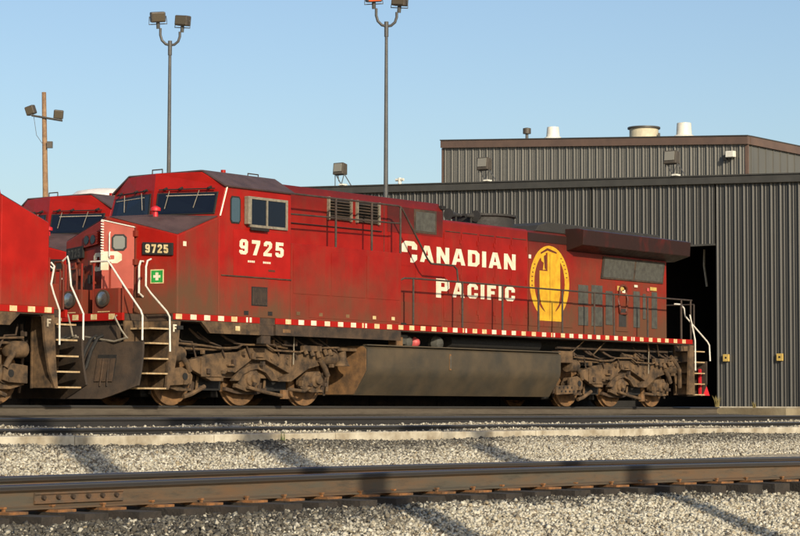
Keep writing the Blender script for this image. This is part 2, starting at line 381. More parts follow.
# ------------------------------------------------------------------ ballast stones (real geometry)
def stones(name, t0, t1, Y0, Y1, dens, size, lab, cull, oilfn):
    n = int((t1-t0)*(Y1-Y0)*dens)
    t = rng.uniform(t0, t1, n); Y = rng.uniform(Y0, Y1, n)
    wx = X0 + t*CT + Y*ST; wy = Z0 + t*ST - Y*CT
    ok = cull(t, Y, wx, wy); t, Y = t[ok], Y[ok]; n = len(t)
    base = np.array([(x,y,z) for x in (-1,1) for y in (-1,1) for z in (-1,1)])*.75
    F = np.array([(0,1,3),(0,3,2),(4,6,7),(4,7,5),(0,4,5),(0,5,1),(2,3,7),(2,7,6),(0,2,6),(0,6,4),(1,5,7),(1,7,3)])
    s = size*np.minimum(rng.lognormal(0, .38, n), 1.9)
    v = (base[None]+rng.uniform(-.38,.38,(n,8,3)))*rng.uniform(.6,1.25,(n,1,3))
    q = rng.normal(size=(n,4)); q /= np.linalg.norm(q,axis=1,keepdims=True); a,b,c,d = q.T
    Rm = np.stack([1-2*(c*c+d*d),2*(b*c-a*d),2*(b*d+a*c),2*(b*c+a*d),1-2*(b*b+d*d),2*(c*d-a*b),2*(b*d-a*c),2*(c*d+a*b),1-2*(b*b+c*c)],-1).reshape(n,3,3)
    v = np.einsum('nij,nkj->nki', Rm, v)*s[:,None,None]
    zc = gz(t, Y) + (.03*rng.random(n)**4 if size < .0135 else .02*rng.random(n)**3) + s*rng.uniform(-.1,.7,n)
    v += np.stack([t, -Y, zc], -1)[:,None,:]
    me = bpy.data.meshes.new(name); nf = n*12
    me.vertices.add(n*8); me.vertices.foreach_set('co', v.reshape(-1))
    me.loops.add(nf*3); me.polygons.add(nf)
    me.loops.foreach_set('vertex_index', (F[None]+(np.arange(n)*8)[:,None,None]).reshape(-1).astype(np.int32))
    me.polygons.foreach_set('loop_start', np.arange(0, nf*3, 3, dtype=np.int32))
    me.update(calc_edges=True)
    at = me.attributes.new('oil', 'FLOAT', 'POINT'); at.data.foreach_set('value', np.repeat(oilfn(t, Y), 8).astype(np.float32))
    me.materials.append(M['stone'])
    o = bpy.data.objects.new(name, me); col.objects.link(o); o.location = W(0,0,0); o.rotation_euler = (0,0,TH)
    o['kind'] = 'stuff'; o['label'] = lab; o['category'] = 'gravel'; return o
DYv = np.vectorize(DY)
def smooth(x, a, b): x = np.clip((x-a)/(b-a), 0, 1); return x*x*(3-2*x)
def oil_near(t, Y):
    d = np.abs(Y - DYv(t)) + .30*np.sin(t*1.7)*np.sin(t*.6+1) + rng.normal(0,.18,len(t))
    left = smooth(-t, 14.5, 18.5)*1.0                         # grease spreads wider on the left
    return np.clip(1 - smooth(d - left*.6, 1.32, 1.72 + left*.3), 0, 1)*rng.uniform(.72,1,len(t))*np.where(rng.random(len(t)) < .12, .3, 1)
def oil_far(t, Y):
    d = Y - 7.0 + .35*np.sin(t*.5) + rng.normal(0,.2,len(t))
    return np.clip(1 - smooth(d, .35, 1.2), 0, 1)*rng.uniform(.6,1,len(t))*np.where(rng.random(len(t)) < .15, .3, 1)
def in_view(t, Y, x, y): return (np.abs(x) < y*.1832 + 1.2)
def cull_near(t, Y, x, y):
    tie_gap = np.abs(Y - DYv(t)) < 1.2
    k = in_view(t, Y, x, y) & (y > 12.5) & ~((np.abs(np.abs(Y-DYv(t))-.7525) < .17))
    return k & ~(tie_gap & (rng.random(len(t)) < .35))
stones('ballast_gravel', -27, -5, 16.2, 21.0, 3100, .0115, 'loose cream ballast stones around the near track', cull_near, oil_near)
stones('ballast_gravel', -14, 20, 7.02, 9.4, 1150, .0150, 'sloping cream ballast between the near track and the kerb', in_view, oil_far)
stones('ballast_gravel', -13, 34, 3.4, 6.4, 150, .014, 'thin strips of gravel between the rails behind the kerb', lambda t,Y,x,y: in_view(t,Y,x,y) & (np.abs(Y-5.853)>.1) & (np.abs(Y-4.347)>.1), lambda t,Y: rng.uniform(0,.25,len(t)))

# ------------------------------------------------------------------ glyphs (unit height)
G = {
'A': (.86, [[(0,0),(.27,1),(.59,1),(.86,0),(.60,0),(.555,.2),(.305,.2),(.26,0)], [(.35,.4),(.51,.4),(.43,.76)]]),
'C': (.74, [[(.16,0),(.58,0),(.74,.16),(.74,.38),(.48,.38),(.48,.22),(.27,.22),(.27,.78),(.48,.78),(.48,.62),(.74,.62),(.74,.84),(.58,1),(.16,1),(0,.84),(0,.16)]]),
'D': (.76, [[(0,0),(.56,0),(.76,.2),(.76,.8),(.56,1),(0,1)], [(.27,.22),(.44,.22),(.5,.3),(.5,.7),(.44,.78),(.27,.78)]]),
'I': (.27, [[(0,0),(.27,0),(.27,1),(0,1)]]),
'N': (.80, [[(0,0),(.25,0),(.25,.52),(.55,0),(.8,0),(.8,1),(.55,1),(.55,.48),(.25,1),(0,1)]]),
'P': (.72, [[(0,0),(.27,0),(.27,.36),(.56,.36),(.72,.52),(.72,.84),(.56,1),(0,1)], [(.27,.57),(.44,.57),(.46,.60),(.46,.76),(.44,.79),(.27,.79)]]),
'F': (.64, [[(0,0),(.27,0),(.27,.38),(.55,.38),(.55,.6),(.27,.6),(.27,.78),(.64,.78),(.64,1),(0,1)]]),
'9': (.64, [[(.12,0),(.5,0),(.64,.14),(.64,.86),(.5,1),(.14,1),(0,.86),(0,.52),(.14,.38),(.4,.38),(.4,.22),(.26,.22),(.26,.28),(0,.28),(0,.12)], [(.25,.58),(.4,.58),(.4,.8),(.25,.8)]]),
'7': (.64, [[(.12,0),(.4,0),(.64,.8),(.64,1),(0,1),(0,.76),(.36,.76)]]),
'2': (.64, [[(0,0),(.64,0),(.64,.22),(.3,.22),(.64,.6),(.64,.86),(.5,1),(.14,1),(0,.86),(0,.66),(.26,.66),(.26,.78),(.39,.78),(.39,.64),(0,.2)]]),
'5': (.64, [[(.14,0),(.5,0),(.64,.14),(.64,.52),(.5,.66),(.25,.66),(.25,.78),(.6,.78),(.6,1),(0,1),(0,.44),(.38,.44),(.38,.22),(.26,.22),(.26,.3),(0,.3),(0,.14)]]),
}
def text(string, o, u, v, heights, width, mat, parent, name='letter', n=(0,1,0), gap=.16, shear=0.):
    """letters along unit vector u from o so that the string spans width; v is the unit up vector"""
    if isinstance(heights, (int, float)): heights = [heights]*len(string)
    tot = sum(G[c][0]*h for c, h in zip(string, heights)) + gap*(len(string)-1)*heights[-1]
    k = width/tot; x = 0.; o, u, v = Vector(o), Vector(u), Vector(v)
    for c, h in zip(string, heights):
        lift = (heights[-1]-h) if h > heights[-1] else 0.
        MB().glyph(G[c][1], o + u*x + v*lift*.35, u*(h*k), v*h + u*shear*h).build(name, mat, parent)
        x += (G[c][0]*h + gap*heights[-1])*k

# ------------------------------------------------------------------ the locomotive
loco = thing('locomotive', 'long red diesel locomotive with number 9725, white lettering and golden crest', 'locomotive', 0, 0, 0, 'red diesel locomotives')
def P(mb, name, mat, parent=None, **kw): return mb.build(name, mat, parent or loco, **kw)

# --- underframe, deck and sill
P(MB().box(-1.35,20.0,-.62,.62,1.02,1.60), 'centre_sill', 'black')
deck = P(MB().pxy([(-1.5,-.88),(-.74,-.88),(-.74,-1.525),(18.84,-1.525),(18.84,-.88),(19.9,-.88),(19.9,.88),(18.84,.88),(18.84,1.525),(-.74,1.525),(-.74,.88),(-1.5,.88)], 1.61, 1.738), 'deck', 'dirt_dark')
for s in (1, -1):
    P(MB().box(-.72,1.76,s*1.527,s*1.545,1.635,1.75), 'sill_stripe', 'red_clean', deck)
    P(MB().box(2.24,18.84,s*1.527,s*1.545,1.635,1.75), 'sill_stripe', 'red_clean', deck)
    P(MB().pxz([(.05,1.632),(1.76,1.632),(1.76,1.40),(.32,1.40)], s*1.46, s*1.535), 'side_skirt', 'dirt')
    P(MB().box(2.26,6.38,s*1.46,s*1.535,1.41,1.632), 'side_skirt', 'dirt_dark')
    jp = P(MB().box(1.78,2.22,s*1.40,s*1.52,1.40,1.76), 'jack_pad', 'dirt_dark', bevel=.01)
    P(MB().box(1.86,2.14,s*1.38,s*1.50,1.24,1.40), 'jack_bracket', 'dirt_dark', jp)
    x = -.66; i = 0
    while x < 18.6:
        if not (1.55 < x < 2.25):
            wd = .17 if i % 9 != 5 else .05
            MB().box(x, x+wd, s*1.5455, s*1.549, 1.645, 1.742).build('reflector', random.choice(['cream','cream','letter']), deck)
            if wd < .1: MB().box(x+.10, x+.16, s*1.5455, s*1.549, 1.645, 1.742).build('reflector', 'letter', deck)
        x += .405 + random.uniform(-.035,.035); i += 1
P(MB().box(-.60,-.44,1.5355,1.538,1.45,1.52), 'placard', 'black')
P(MB().box(1.05,1.18,1.5355,1.539,1.47,1.56), 'placard', 'cream')
P(MB().box(2.48,2.72,1.5355,1.539,1.47,1.54), 'placard', 'dirt_orange')

# --- nose: two front planes meeting in a crease
NT, NC = (-1.0, 0.), (-.6, 1.53)
def nose_pt(Y, f):      # a point of the front: f = 0 deck, 1 top edge
    a = abs(Y)/1.53; return (-1.0 + .4*a, Y, 1.74 + ((3.65-.40*a) - 1.74)*f)
nv = [(-.6,1.53,1.742),(-1,0,1.742),(-.6,-1.53,1.742),(.55,-1.53,1.742),(.55,1.53,1.742),
      (-.6,1.53,3.25),(-1,0,3.65),(-.6,-1.53,3.25),(.55,-1.53,3.68),(.25,0,3.77),(.55,1.53,3.68)]
nose = P(MB().add(nv, [(0,1,6,5),(1,2,7,6),(2,3,8,7),(4,0,5,10),(5,6,9,10),(6,7,8,9),(3,4,10,9,8),(0,4,3,2,1)]), 'nose', 'red_cab', bevel=.022)
P(MB().slab([(-.59,1.5,3.268),(-.97,.06,3.650),(.26,.06,3.776),(.54,1.5,3.692)], -.004, .006, (0,0,1)).slab([(-.59,-1.5,3.268),(-.97,-.06,3.650),(.26,-.06,3.776),(.54,-1.5,3.692)], -.004, .006, (0,0,1)), 'nose_top', 'roof', nose)
un = Vector((.4,1.53,0)).normalized(); nn = Vector((-1.53,.4,0)).normalized()      # right half: along / outwards
def nf(Y, z, off=0.): return Vector((-1.0+.4*Y/1.53, Y, z)) + nn*off
P(MB().slab([nf(.05,1.9),nf(.62,1.9),nf(.62,3.44),nf(.05,3.58)], -.02, .004, nn), 'door_opening', 'black', nose)
P(MB().slab([nf(.66,1.78),nf(1.50,1.78),nf(1.50,3.24),nf(.66,3.46)], 0., .0018, nn), 'nose_front_panel', 'red_cab_side', nose)
# the nose door, standing ajar
hx = nf(.62,0,.03); da = R(14); du = Vector((-un.x*math.cos(da) + nn.x*math.sin(da), -un.y*math.cos(da) + nn.y*math.sin(da), 0)); dn = Vector((du.y,-du.x,0))
if dn.dot(nn) < 0: dn = -dn
def dp(a, z, off=0.): return Vector((hx.x,hx.y,0)) + du*a + dn*off + Vector((0,0,z))
nd = P(MB().slab([dp(0,1.86),dp(.64,1.86),dp(.64,3.56),dp(0,3.415)], -.02, .02, dn), 'nose_door', 'red_faded', bevel=.006, label='faded pinkish red nose door standing ajar')
P(MB().slab([dp(.20,2.97),dp(.38,2.97),dp(.44,3.03),dp(.44,3.23),dp(.38,3.29),dp(.20,3.29),dp(.14,3.23),dp(.14,3.03)], .018, .034, dn), 'door_window', 'grille_dark', nd)
P(MB().slab([dp(.215,3.005),dp(.365,3.005),dp(.405,3.045),dp(.405,3.215),dp(.365,3.255),dp(.215,3.255),dp(.175,3.215),dp(.175,3.045)], .03, .037, dn), 'door_glass', 'pane_grey', nd)
P(MB().slab([dp(-.01,3.415),dp(.65,3.562),dp(.65,3.582),dp(-.01,3.435)], -.03, .035, dn), 'door_rain_strip', 'white', nd)
for i in range(13):
    z = 2.90 + i*.052
    P(MB().slab([dp(.60,z),dp(.66,z+.014),dp(.66,z+.034),dp(.60,z+.03)], -.022, .030, dn), 'edge_stripe', 'white', nd)
P(MB().tube([dp(.475,2.83,.02),dp(.475,2.86,.06),dp(.475,3.3,.06),dp(.475,3.33,.02)], .014), 'grab_iron', 'white', nd)
for z in (2.75, 3.3): P(MB().box(hx.x-.03,hx.x+.05,hx.y-.02,hx.y+.07,z-.06,z+.06), 'hinge', 'red_cab', nose, bevel=.01)
# P of the CP emblem sits on the door, C on the shaded half
text('P', dp(.655,2.60,.0235), -du, (0,0,1), .36, .42, 'letter', nd)
fl = Vector((-.4,1.53,0)).normalized(); fn = Vector((-1.53,-.4,0)).normalized()     # far half of the nose
def ff(Y, z, off=0.): return Vector((-1.0-.4*Y/1.53, Y, z)) + fn*off
text('C', ff(-.42,2.60,.024), (fl.x,fl.y,0), (0,0,1), .36, .36, 'letter', nose)
# number boards
for nm, a, b in (('near', lambda Y,z,o=0.: nf(Y,z,o), nn), ('far', lambda Y,z,o=0.: ff(-Y,z,o), fn)):
    y0, y1 = .80, 1.44
    bd = P(MB().slab([a(y0,2.89),a(y1,2.86),a(y1,3.10),a(y0,3.13)], .0, .05, b), 'number_board', 'black', nose, bevel=.008)
    if nm == 'near': text('9725', a(y0+.07,2.925,.053), Vector((un.x,un.y,-.047)).normalized(), (0,0,1), .165, .50, 'cream', bd, 'number_board_digit', gap=.22)
    else: text('9725', a(y1-.07,2.895,.053), Vector((fl.x,fl.y,.047)).normalized(), (0,0,1), .165, .50, 'grille', bd, 'number_board_digit', gap=.22)
sg = P(MB().slab([nf(.96,2.33),nf(1.24,2.33),nf(1.24,2.60),nf(.96,2.60)], .002, .010, nn), 'first_aid_sign', 'cream', nose)
P(MB().slab([nf(.98,2.35),nf(1.22,2.35),nf(1.22,2.58),nf(.98,2.58)], .010, .013, nn), 'sign_face', 'green', sg)
P(MB().slab([nf(1.07,2.39),nf(1.13,2.39),nf(1.13,2.54),nf(1.07,2.54)], .013, .016, nn), 'sign_cross', 'letter', sg)
P(MB().slab([nf(1.025,2.44),nf(1.175,2.44),nf(1.175,2.49),nf(1.025,2.49)], .0165, .018, nn), 'sign_cross', 'letter', sg)
P(MB().tube([nf(.80,2.76,.0),nf(.80,2.76,.10),nf(.78,2.66,.12),nf(.78,2.15,.12),nf(.80,2.08,.0)], .022), 'grab_iron', 'white', nose)
P(MB().box(-.46,-.37,1.5305,1.534,3.05,3.14), 'placard', 'letter', nose)
# headlight and class lights on the far side of the crease, step boxes
hl = P(MB().slab([ff(-.75,3.08),ff(-.25,3.12),ff(-.25,3.38),ff(-.75,3.34)], 0, .06, fn), 'headlight_housing', 'red_cab', nose, bevel=.01)
for q in (-.62,-.38):
    c = ff(q,3.23,.05); P(MB().cyl(c, c+fn*.03, .085, n=18), 'headlight', 'glass', hl)
P(MB().cyl((-.28,.62,3.62),(-.28,.62,3.80),.055,.045).lathe([(.10,3.78),(.10,3.84),(.03,3.88)],(-.28,.62,0),'Z',14), 'beacon', 'red_bright', nose, smooth=True)
cl = random.Random(8)
for i in range(12):
    Y = -1.25 + 1.05*cl.random(); z = 1.85 + 1.0*cl.random(); d = .04 + .07*cl.random(); h = .05 + .12*cl.random()
    P(MB().slab([ff(Y,z),ff(Y+d,z),ff(Y+d,z+h),ff(Y,z+h)], .0, .04+.08*cl.random(), fn), 'bracket', cl.choice(['red_cab','crest_dark','black','red_cab']), nose)
for Y in (-1.15,-.72,-.35): P(MB().tube([ff(Y,2.72,.02),ff(Y,2.70,.09),ff(Y+.05,2.3,.11),ff(Y+.02,1.95,.08),ff(Y,1.76,.03)], .016, 6), 'jumper_cable', 'black', nose, smooth=True)
for Y in (-1.0,-.55): P(MB().tube([(-1.46,Y,1.75),(-1.46,Y,2.55),(-1.44,Y+.03,2.62),(-1.44,Y+.20,2.62),(-1.46,Y+.23,2.55),(-1.46,Y+.23,1.75)], .022, 8), 'cable_stand', 'crest_dark', smooth=True)
# ditch light boxes on the front deck
for s in (1, -1):
    db = P(MB().box(-1.50,-1.12,s*.18,s*.86,1.742,2.22), 'ditch_light_box', 'red_body', bevel=.012)
    c = Vector((-1.50, s*.46, 2.03)); P(MB().lathe([(.165,-.045),(.165,0),(.15,.02)], c, 'X', 20), 'lamp_ring', 'dirt_dark', db, smooth=True)
    P(MB().lathe([(.02,-.075),(.08,-.065),(.14,-.04)], c, 'X', 20), 'ditch_light', 'silver', db, smooth=True)
    P(MB().box(-1.506,-1.501,s*.30,s*.62,1.77,1.785), 'placard', 'cream', db)

# --- front end: anticlimber, plow, coupler, hoses, steps
ac = P(MB().box(-1.56,-1.50,-1.02,1.02,1.60,1.745), 'anticlimber', 'red_clean', bevel=.008)
for Y in (-.78,-.32,.18,.66): P(MB().box(-1.566,-1.561,Y,Y+.16,1.625,1.73), 'reflector', 'cream', ac)
P(MB().box(-1.45,-.90,-.75,.75,1.05,1.60), 'draft_gear_housing', 'plow')
def plow_mesh():
    mb = MB(); cols_, rows = 17, 9; vs = []
    for side in (0, 1):
        for i in range(cols_):
            Y = -1.5 + 3.0*i/(cols_-1); a = abs(Y)/1.5; zb = .12 + max(0, a-.52)*.52
            for j in range(rows):
                z = zb + (1.20-zb)*j/(rows-1); cv = (1-(z/1.2))**2
                vs.append((-1.50 - .26*cv - .22*(1-a) + (.05 if side else 0), Y, z))
    n = cols_*rows; fs = []
    for side in (0, 1):
        for i in range(cols_-1):
            for j in range(rows-1):
                a = side*n + i*rows + j; fs.append((a, a+1, a+rows+1, a+rows))
    for i in range(cols_-1):
        fs += [(i*rows, (i+1)*rows, n+(i+1)*rows, n+i*rows), (i*rows+rows-1, n+i*rows+rows-1, n+(i+1)*rows+rows-1, (i+1)*rows+rows-1)]
    for j in range(rows-1):
        fs += [(j, n+j, n+j+1, j+1), ((cols_-1)*rows+j, (cols_-1)*rows+j+1, n+(cols_-1)*rows+j+1, n+(cols_-1)*rows+j)]
    return mb.add(vs, fs)
pw = P(plow_mesh(), 'snow_plow', 'plow', smooth=True)
def pl(Y, z, off): a = abs(Y)/1.5; return (-1.50 - .26*(1-(z/1.2))**2 - .22*(1-a) - off, Y, z)
for Y0, Y1, nm in ((.50,.92,'a'),(-.92,-.50,'b')):
    P(MB().slab([pl(Y0,.46,0),pl(Y1,.46,0),pl(Y1,.95,0),pl(Y0,.95,0)], -.01, .012, (-1,0,0)), 'plow_pocket', 'black', pw)
    for q in (.14,.5,.86):
        Y = Y0+(Y1-Y0)*q; P(MB().slab([pl(Y-.06,.44,0),pl(Y+.05,.44,0),pl(Y+.05,.88,0),pl(Y-.06,.88,0)], .012, .03, (-1,0,0)), 'plow_flap', 'dirt_dark', pw)
    for q in (.2,.4): P(MB().tube([pl(Y0+q*.7,.88,.03),pl(Y0+q*.7+.02,.6,.05),pl(Y0+q*.8,.36,.03)], .012, 6), 'chain', 'dirt_dark', pw)
cp = P(MB().box(-2.05,-1.3,-.10,.10,.80,1.0), 'coupler', 'dirt_dark', bevel=.02)
P(MB().pxy([(-2.05,-.16),(-2.26,-.18),(-2.28,-.05),(-2.12,.0),(-2.14,.08),(-2.27,.10),(-2.25,.20),(-2.02,.18)], .74, 1.06), 'knuckle', 'dirt_dark', cp, bevel=.015)
for s in (1, -1):
    for k, Y in enumerate((.34,.50)):
        P(MB().tube([(-1.56,s*Y,1.32),(-1.70,s*Y,1.26),(-1.84,s*(Y-.02),1.02),(-1.93,s*(Y-.05),.72),(-2.02,s*(Y-.11),.56),(-2.16,s*(Y-.17),.52)], .032, 8), 'air_hose', 'black', smooth=True)
    P(MB().tube([(-1.62,s*.10,1.30),(-1.64,s*.9,1.20),(-1.60,s*1.2,1.27)], .02, 6), 'cut_lever', 'alu', smooth=True)
    # step well: treads, stringer, F plate
    for i, z in enumerate((.33,.61,.89,1.18,1.46)):
        a = -1.43 + .035*i
        tr = P(MB().box(a, -.80, s*.98, s*1.50, z-.022, z), 'step_tread', 'dirt_dark')
        P(MB().box(a-.012, -.82, s*1.50, s*1.515, z-.026, z+.004), 'tread_edge', 'steel_tread', tr)
        P(MB().box(a-.014, a-.001, s*.98, s*1.50, z-.026, z+.004), 'tread_edge', 'steel_tread', tr)
    P(MB().pxz([(-1.38,.32),(-.74,.30),(-.74,1.60),(-1.45,1.60)], s*.93, s*.965), 'step_back', 'dirt')
    fp = P(MB().pxz([(-.76,1.605),(-.49,1.605),(-.55,1.10),(-.66,.60),(-.80,.30),(-.87,.30),(-.82,.75)], s*1.46, s*1.515), 'step_side_plate', 'dirt')
    P(MB().box(-.80,-.765,s*.965,s*1.46,.31,1.60), 'step_riser_plate', 'dirt')
    if s > 0: text('F', (-.70,1.518,1.40), (1,0,0), (0,0,1), .14, .10, 'letter', fp)
    else: text('F', (-.58,-1.518,1.40), (-1,0,0), (0,0,1), .14, .10, 'letter', fp)
    if s > 0: P(MB().tube([(-1.20,s*1.40,2.76),(-1.34,s*1.45,2.72),(-1.40,s*1.47,2.60),(-1.41,s*1.48,2.24),(-1.30,s*1.49,2.12),(-.86,s*1.50,1.78),(-.79,s*1.51,1.68),(-.78,s*1.52,1.02)], .019, 8), 'step_handrail', 'white', smooth=True)
    else: P(MB().tube([(-.64,-1.535,2.55),(-.70,-1.56,2.48),(-.63,-1.56,2.16),(-.70,-1.55,2.0),(-.86,-1.54,1.70),(-.88,-1.53,1.08)], .018, 8), 'step_handrail', 'white', smooth=True)
    if s > 0: P(MB().tube([(-1.50,s*.10,2.74),(-1.50,s*.56,2.74),(-1.50,s*.64,2.66),(-1.50,s*1.02,2.23),(-1.50,s*1.44,1.78),(-1.50,s*1.49,1.68),(-1.50,s*1.49,1.22)], .019, 8), 'step_handrail', 'white', smooth=True)
    else: P(MB().tube([(-1.50,-.9,2.62),(-1.50,-1.06,2.72),(-1.50,-1.10,2.60),(-1.50,-1.16,2.18),(-1.50,-1.44,1.74),(-1.50,-1.49,1.66),(-1.50,-1.49,1.18)], .018, 8), 'step_handrail', 'white', smooth=True)
    P(MB().tube([(-1.54,s*.86,1.70),(-1.66,s*.92,1.66),(-1.62,s*1.05,1.42),(-1.56,s*1.16,1.25)], .018, 6), 'uncoupling_lever', 'alu', smooth=True)
    for Y in (.16,.60,.95): P(MB().cyl((-1.48,s*Y,1.742),(-1.48,s*Y,2.72 if Y < .9 else 2.30), .02, n=8), 'railing_post', 'red_body')

# --- cab
cv = []
for Y in (1.53, -1.53): cv += [(.552,Y,1.744),(2.72,Y,1.744),(.552,Y,3.68),(2.72,Y,3.68),(.75,Y,4.30),(2.72,Y,4.30)]
cv += [(.60,1.0,4.60),(2.72,1.0,4.60),(.60,-1.0,4.60),(2.72,-1.0,4.60),(.26,0,3.76),(.36,0,4.61),(.26,0,1.744)]
cab = P(MB().add(cv, [(0,1,5,4,2),(6,8,10,11,7),(1,7,11,15,13,5),(4,5,13,12),(10,14,15,11),(12,13,15,14,17),(2,4,12,17,16),(8,16,17,14,10),(0,2,16,18),(6,18,16,8),(0,18,6,7,1)]), 'cab', 'red_cab_side', bevel=.015)
rf = P(MB().slab([(.70,1.565,4.285),(2.80,1.565,4.285),(2.80,1.0,4.615),(.62,1.0,4.615)], 0, .03, (0,1,1)).slab([(.70,-1.565,4.285),(2.80,-1.565,4.285),(2.80,-1.0,4.615),(.62,-1.0,4.615)], 0, .03, (0,-1,1)).slab([(.61,.99,4.612),(2.80,.99,4.612),(2.80,-.99,4.612),(.61,-.99,4.612)], .001, .03, (0,0,1)), 'cab_roof', 'roof')
P(MB().tube([(.9,-.62,4.63),(.9,-.62,4.76),(.9,-.34,4.76),(.9,-.34,4.63)], .014, 6), 'lifting_ring', 'rail_grey', rf)
P(MB().tube([(2.3,.72,4.63),(2.3,.72,4.73),(2.62,.72,4.73),(2.62,.72,4.63)], .014, 6), 'lifting_ring', 'rail_grey', rf)
P(MB().box(1.0,1.5,.10,.55,4.642,4.69), 'antenna_box', 'alu', rf, bevel=.01)
P(MB().cyl((1.3,.95,4.63),(1.3,.95,4.70),.05), 'antenna', 'red_clean', rf)
# windshields in the two front planes
for s in (1, -1):
    A = Vector((.552, s*1.53, 3.68)); B_ = Vector((.26, 0, 3.76)); C_ = Vector((.36, 0, 4.61)); D_ = Vector((.75, s*1.53, 4.30))
    def wp(u, v):
        b = B_.lerp(A, u); tp = Vector((.36,0,4.61)).lerp(Vector((.75,s*1.53,4.30)), u); zt = 3.74 + .50*v
        k = (zt - b.z)/max(1e-3, tp.z-b.z); return b.lerp(tp, k)
    hint = (-1, s*.3, .2)
    fr = P(MB().slab([wp(.05,.02),wp(.93,.0),wp(.92,.90),wp(.055,.93)], .0, .022, hint), 'windshield_frame', 'black', cab, bevel=.01)
    ws = P(MB().slab([wp(.075,.07),wp(.905,.05),wp(.895,.85),wp(.08,.88)], .020, .027, hint), 'windshield', 'glass', cab)
    P(MB().tube([wp(.10,1.05)+Vector((-.06,0,0)), wp(.88,1.03)+Vector((-.06,0,0))], .014, 6), 'wiper_rail', 'black', cab)
    for q in (.18,.40,.80):
        P(MB().tube([wp(q,1.12)+Vector((-.0,0,0)), wp(q,1.04)+Vector((-.09,0,0))], .022, 6), 'wiper_motor', 'black', cab)
    for q in (.20,.62):
        P(MB().tube([wp(q+.05,.98)+Vector((-.06,0,0)), wp(q,.28)+Vector((-.045,0,0))], .008, 6), 'wiper', 'alu', cab)
    P(MB().tube([wp(.20,.80)+Vector((-.032,0,0)), wp(.88,.78)+Vector((-.032,0,0))], .006, 4), 'sun_visor_edge', 'letter', ws)
P(MB().slab([(.57,1.526,3.70),(.77,1.526,4.29),(.79,1.545,4.29),(.59,1.545,3.70)], .0, .02, (-1,.6,0)), 'pillar_edge', 'letter', cab)
# near-side windows and small fittings; the far side mirrors them
for s in (1, -1):
    y0, y1 = s*1.531, s*1.55
    P(MB().pxz([(.87,3.64),(.91,3.58),(1.13,3.58),(1.17,3.64),(1.17,4.06),(1.13,4.12),(.91,4.12),(.87,4.06)], y0, s*1.543), 'window_gasket', 'black', cab)
    P(MB().pxz([(.90,3.65),(.93,3.61),(1.11,3.61),(1.14,3.65),(1.14,4.05),(1.11,4.09),(.93,4.09),(.90,4.05)], s*1.5435, s*1.547), 'side_window', 'glass_blue', cab)
    fr = P(MB().box(1.40,2.58,y0,s*1.565,4.10,4.15).box(1.40,2.58,y0,s*1.565,3.54,3.59).box(2.52,2.58,y0,s*1.565,3.592,4.098).box(1.93,1.97,y0,s*1.565,3.592,4.098).box(1.40,1.44,y0,s*1.565,3.592,4.098), 'window_frame', 'alu', cab)
    P(MB().box(1.441,1.929,y0,s*1.545,3.592,4.098), 'side_window', 'glass', cab)
    P(MB().box(1.971,2.519,y0,s*1.55,3.592,4.098), 'side_window', 'glass', cab)
    P(MB().box(1.28,1.38,s*1.532,s*1.66,3.58,4.14), 'wind_deflector', 'alu', cab, bevel=.015)
    P(MB().box(1.42,1.95,s*1.566,s*1.62,3.47,3.53), 'arm_rest', 'black', cab, bevel=.01)
    P(MB().box(.62,2.72,y0,s*1.552,2.535,2.555), 'ledge', 'dirt_dark', cab)
    lv = P(MB().box(1.52,2.0,s*1.531,s*1.536,1.98,2.36), 'louvre_panel', 'black', cab)
    for i in range(9): P(MB().box(1.545+i*.05,1.57+i*.05,s*1.536,s*1.55,2.0,2.34), 'louvre_slat', 'rail_grey', lv)
    P(MB().box(1.30,1.43,y0,s*1.537,1.79,1.87), 'step_slot', 'black', cab); P(MB().box(2.02,2.15,y0,s*1.537,1.80,1.88), 'step_slot', 'black', cab)
    P(MB().box(2.02,2.22,y0,s*1.540,2.68,2.72), 'door_latch', 'crest_dark', cab)
P(MB().box(.98,2.70,1.5305,1.5335,2.56,3.47), 'number_panel', 'red_panel', cab)
text('9725', (1.14,1.5365,2.985), (1,0,0), (0,0,1), .30, 1.34, 'letter', cab, 'cab_number', gap=.28, shear=.05)
for a, b in ((1.40,1.62),(1.86,2.10)):
    for i in range(4): P(MB().box(a+(b-a)*i/4, a+(b-a)*(i/4+.19), 1.534, 1.5365, 2.835, 2.875), 'small_lettering', 'letter', cab)

# --- inverter cabinet (flush with the cab side) and the tall hood behind the cab
for s in (1, -1):
    ic = P(MB().box(2.735,6.40,s*.975,s*1.525,1.742,3.30), 'inverter_cabinet', 'red_body', bevel=.012)
    for x0, x1, z0, z1 in ((2.80,3.98,1.86,3.18),(4.02,5.16,1.86,3.18),(5.20,6.33,2.27,3.18),(3.3,6.33,1.80,2.235)):
        if z1 > 2.3: P(MB().box(x0,x1,s*1.5255,s*1.533,2.275,z1), 'access_panel', 'red_body', ic, bevel=.004)
    P(MB().box(3.30,6.33,s*1.5255,s*1.533,1.80,2.245), 'access_panel', 'red_body', ic, bevel=.004)
    for x in (2.9,3.62,4.5,5.4,6.05): P(MB().box(x,x+.11,s*1.5335,s*1.536,1.84,1.91), 'placard', random.choice(['cream','dirt_orange']), ic)
    P(MB().box(6.41,6.62,s*1.2,s*1.5,1.745,1.80), 'step', 'black', ic)
ch = .05
def hood_sec(h, top): return [(-h,1.742),(h,1.742),(h,top-ch),(h-ch,top),(-h+ch,top),(-h,top-ch)]
hf = P(MB().pyz([(-.96,1.742),(.96,1.742),(.96,4.40),(.84,4.58),(-.84,4.58),(-.96,4.40)], 2.735, 8.66), 'front_hood', 'red_hood', bevel=.012)
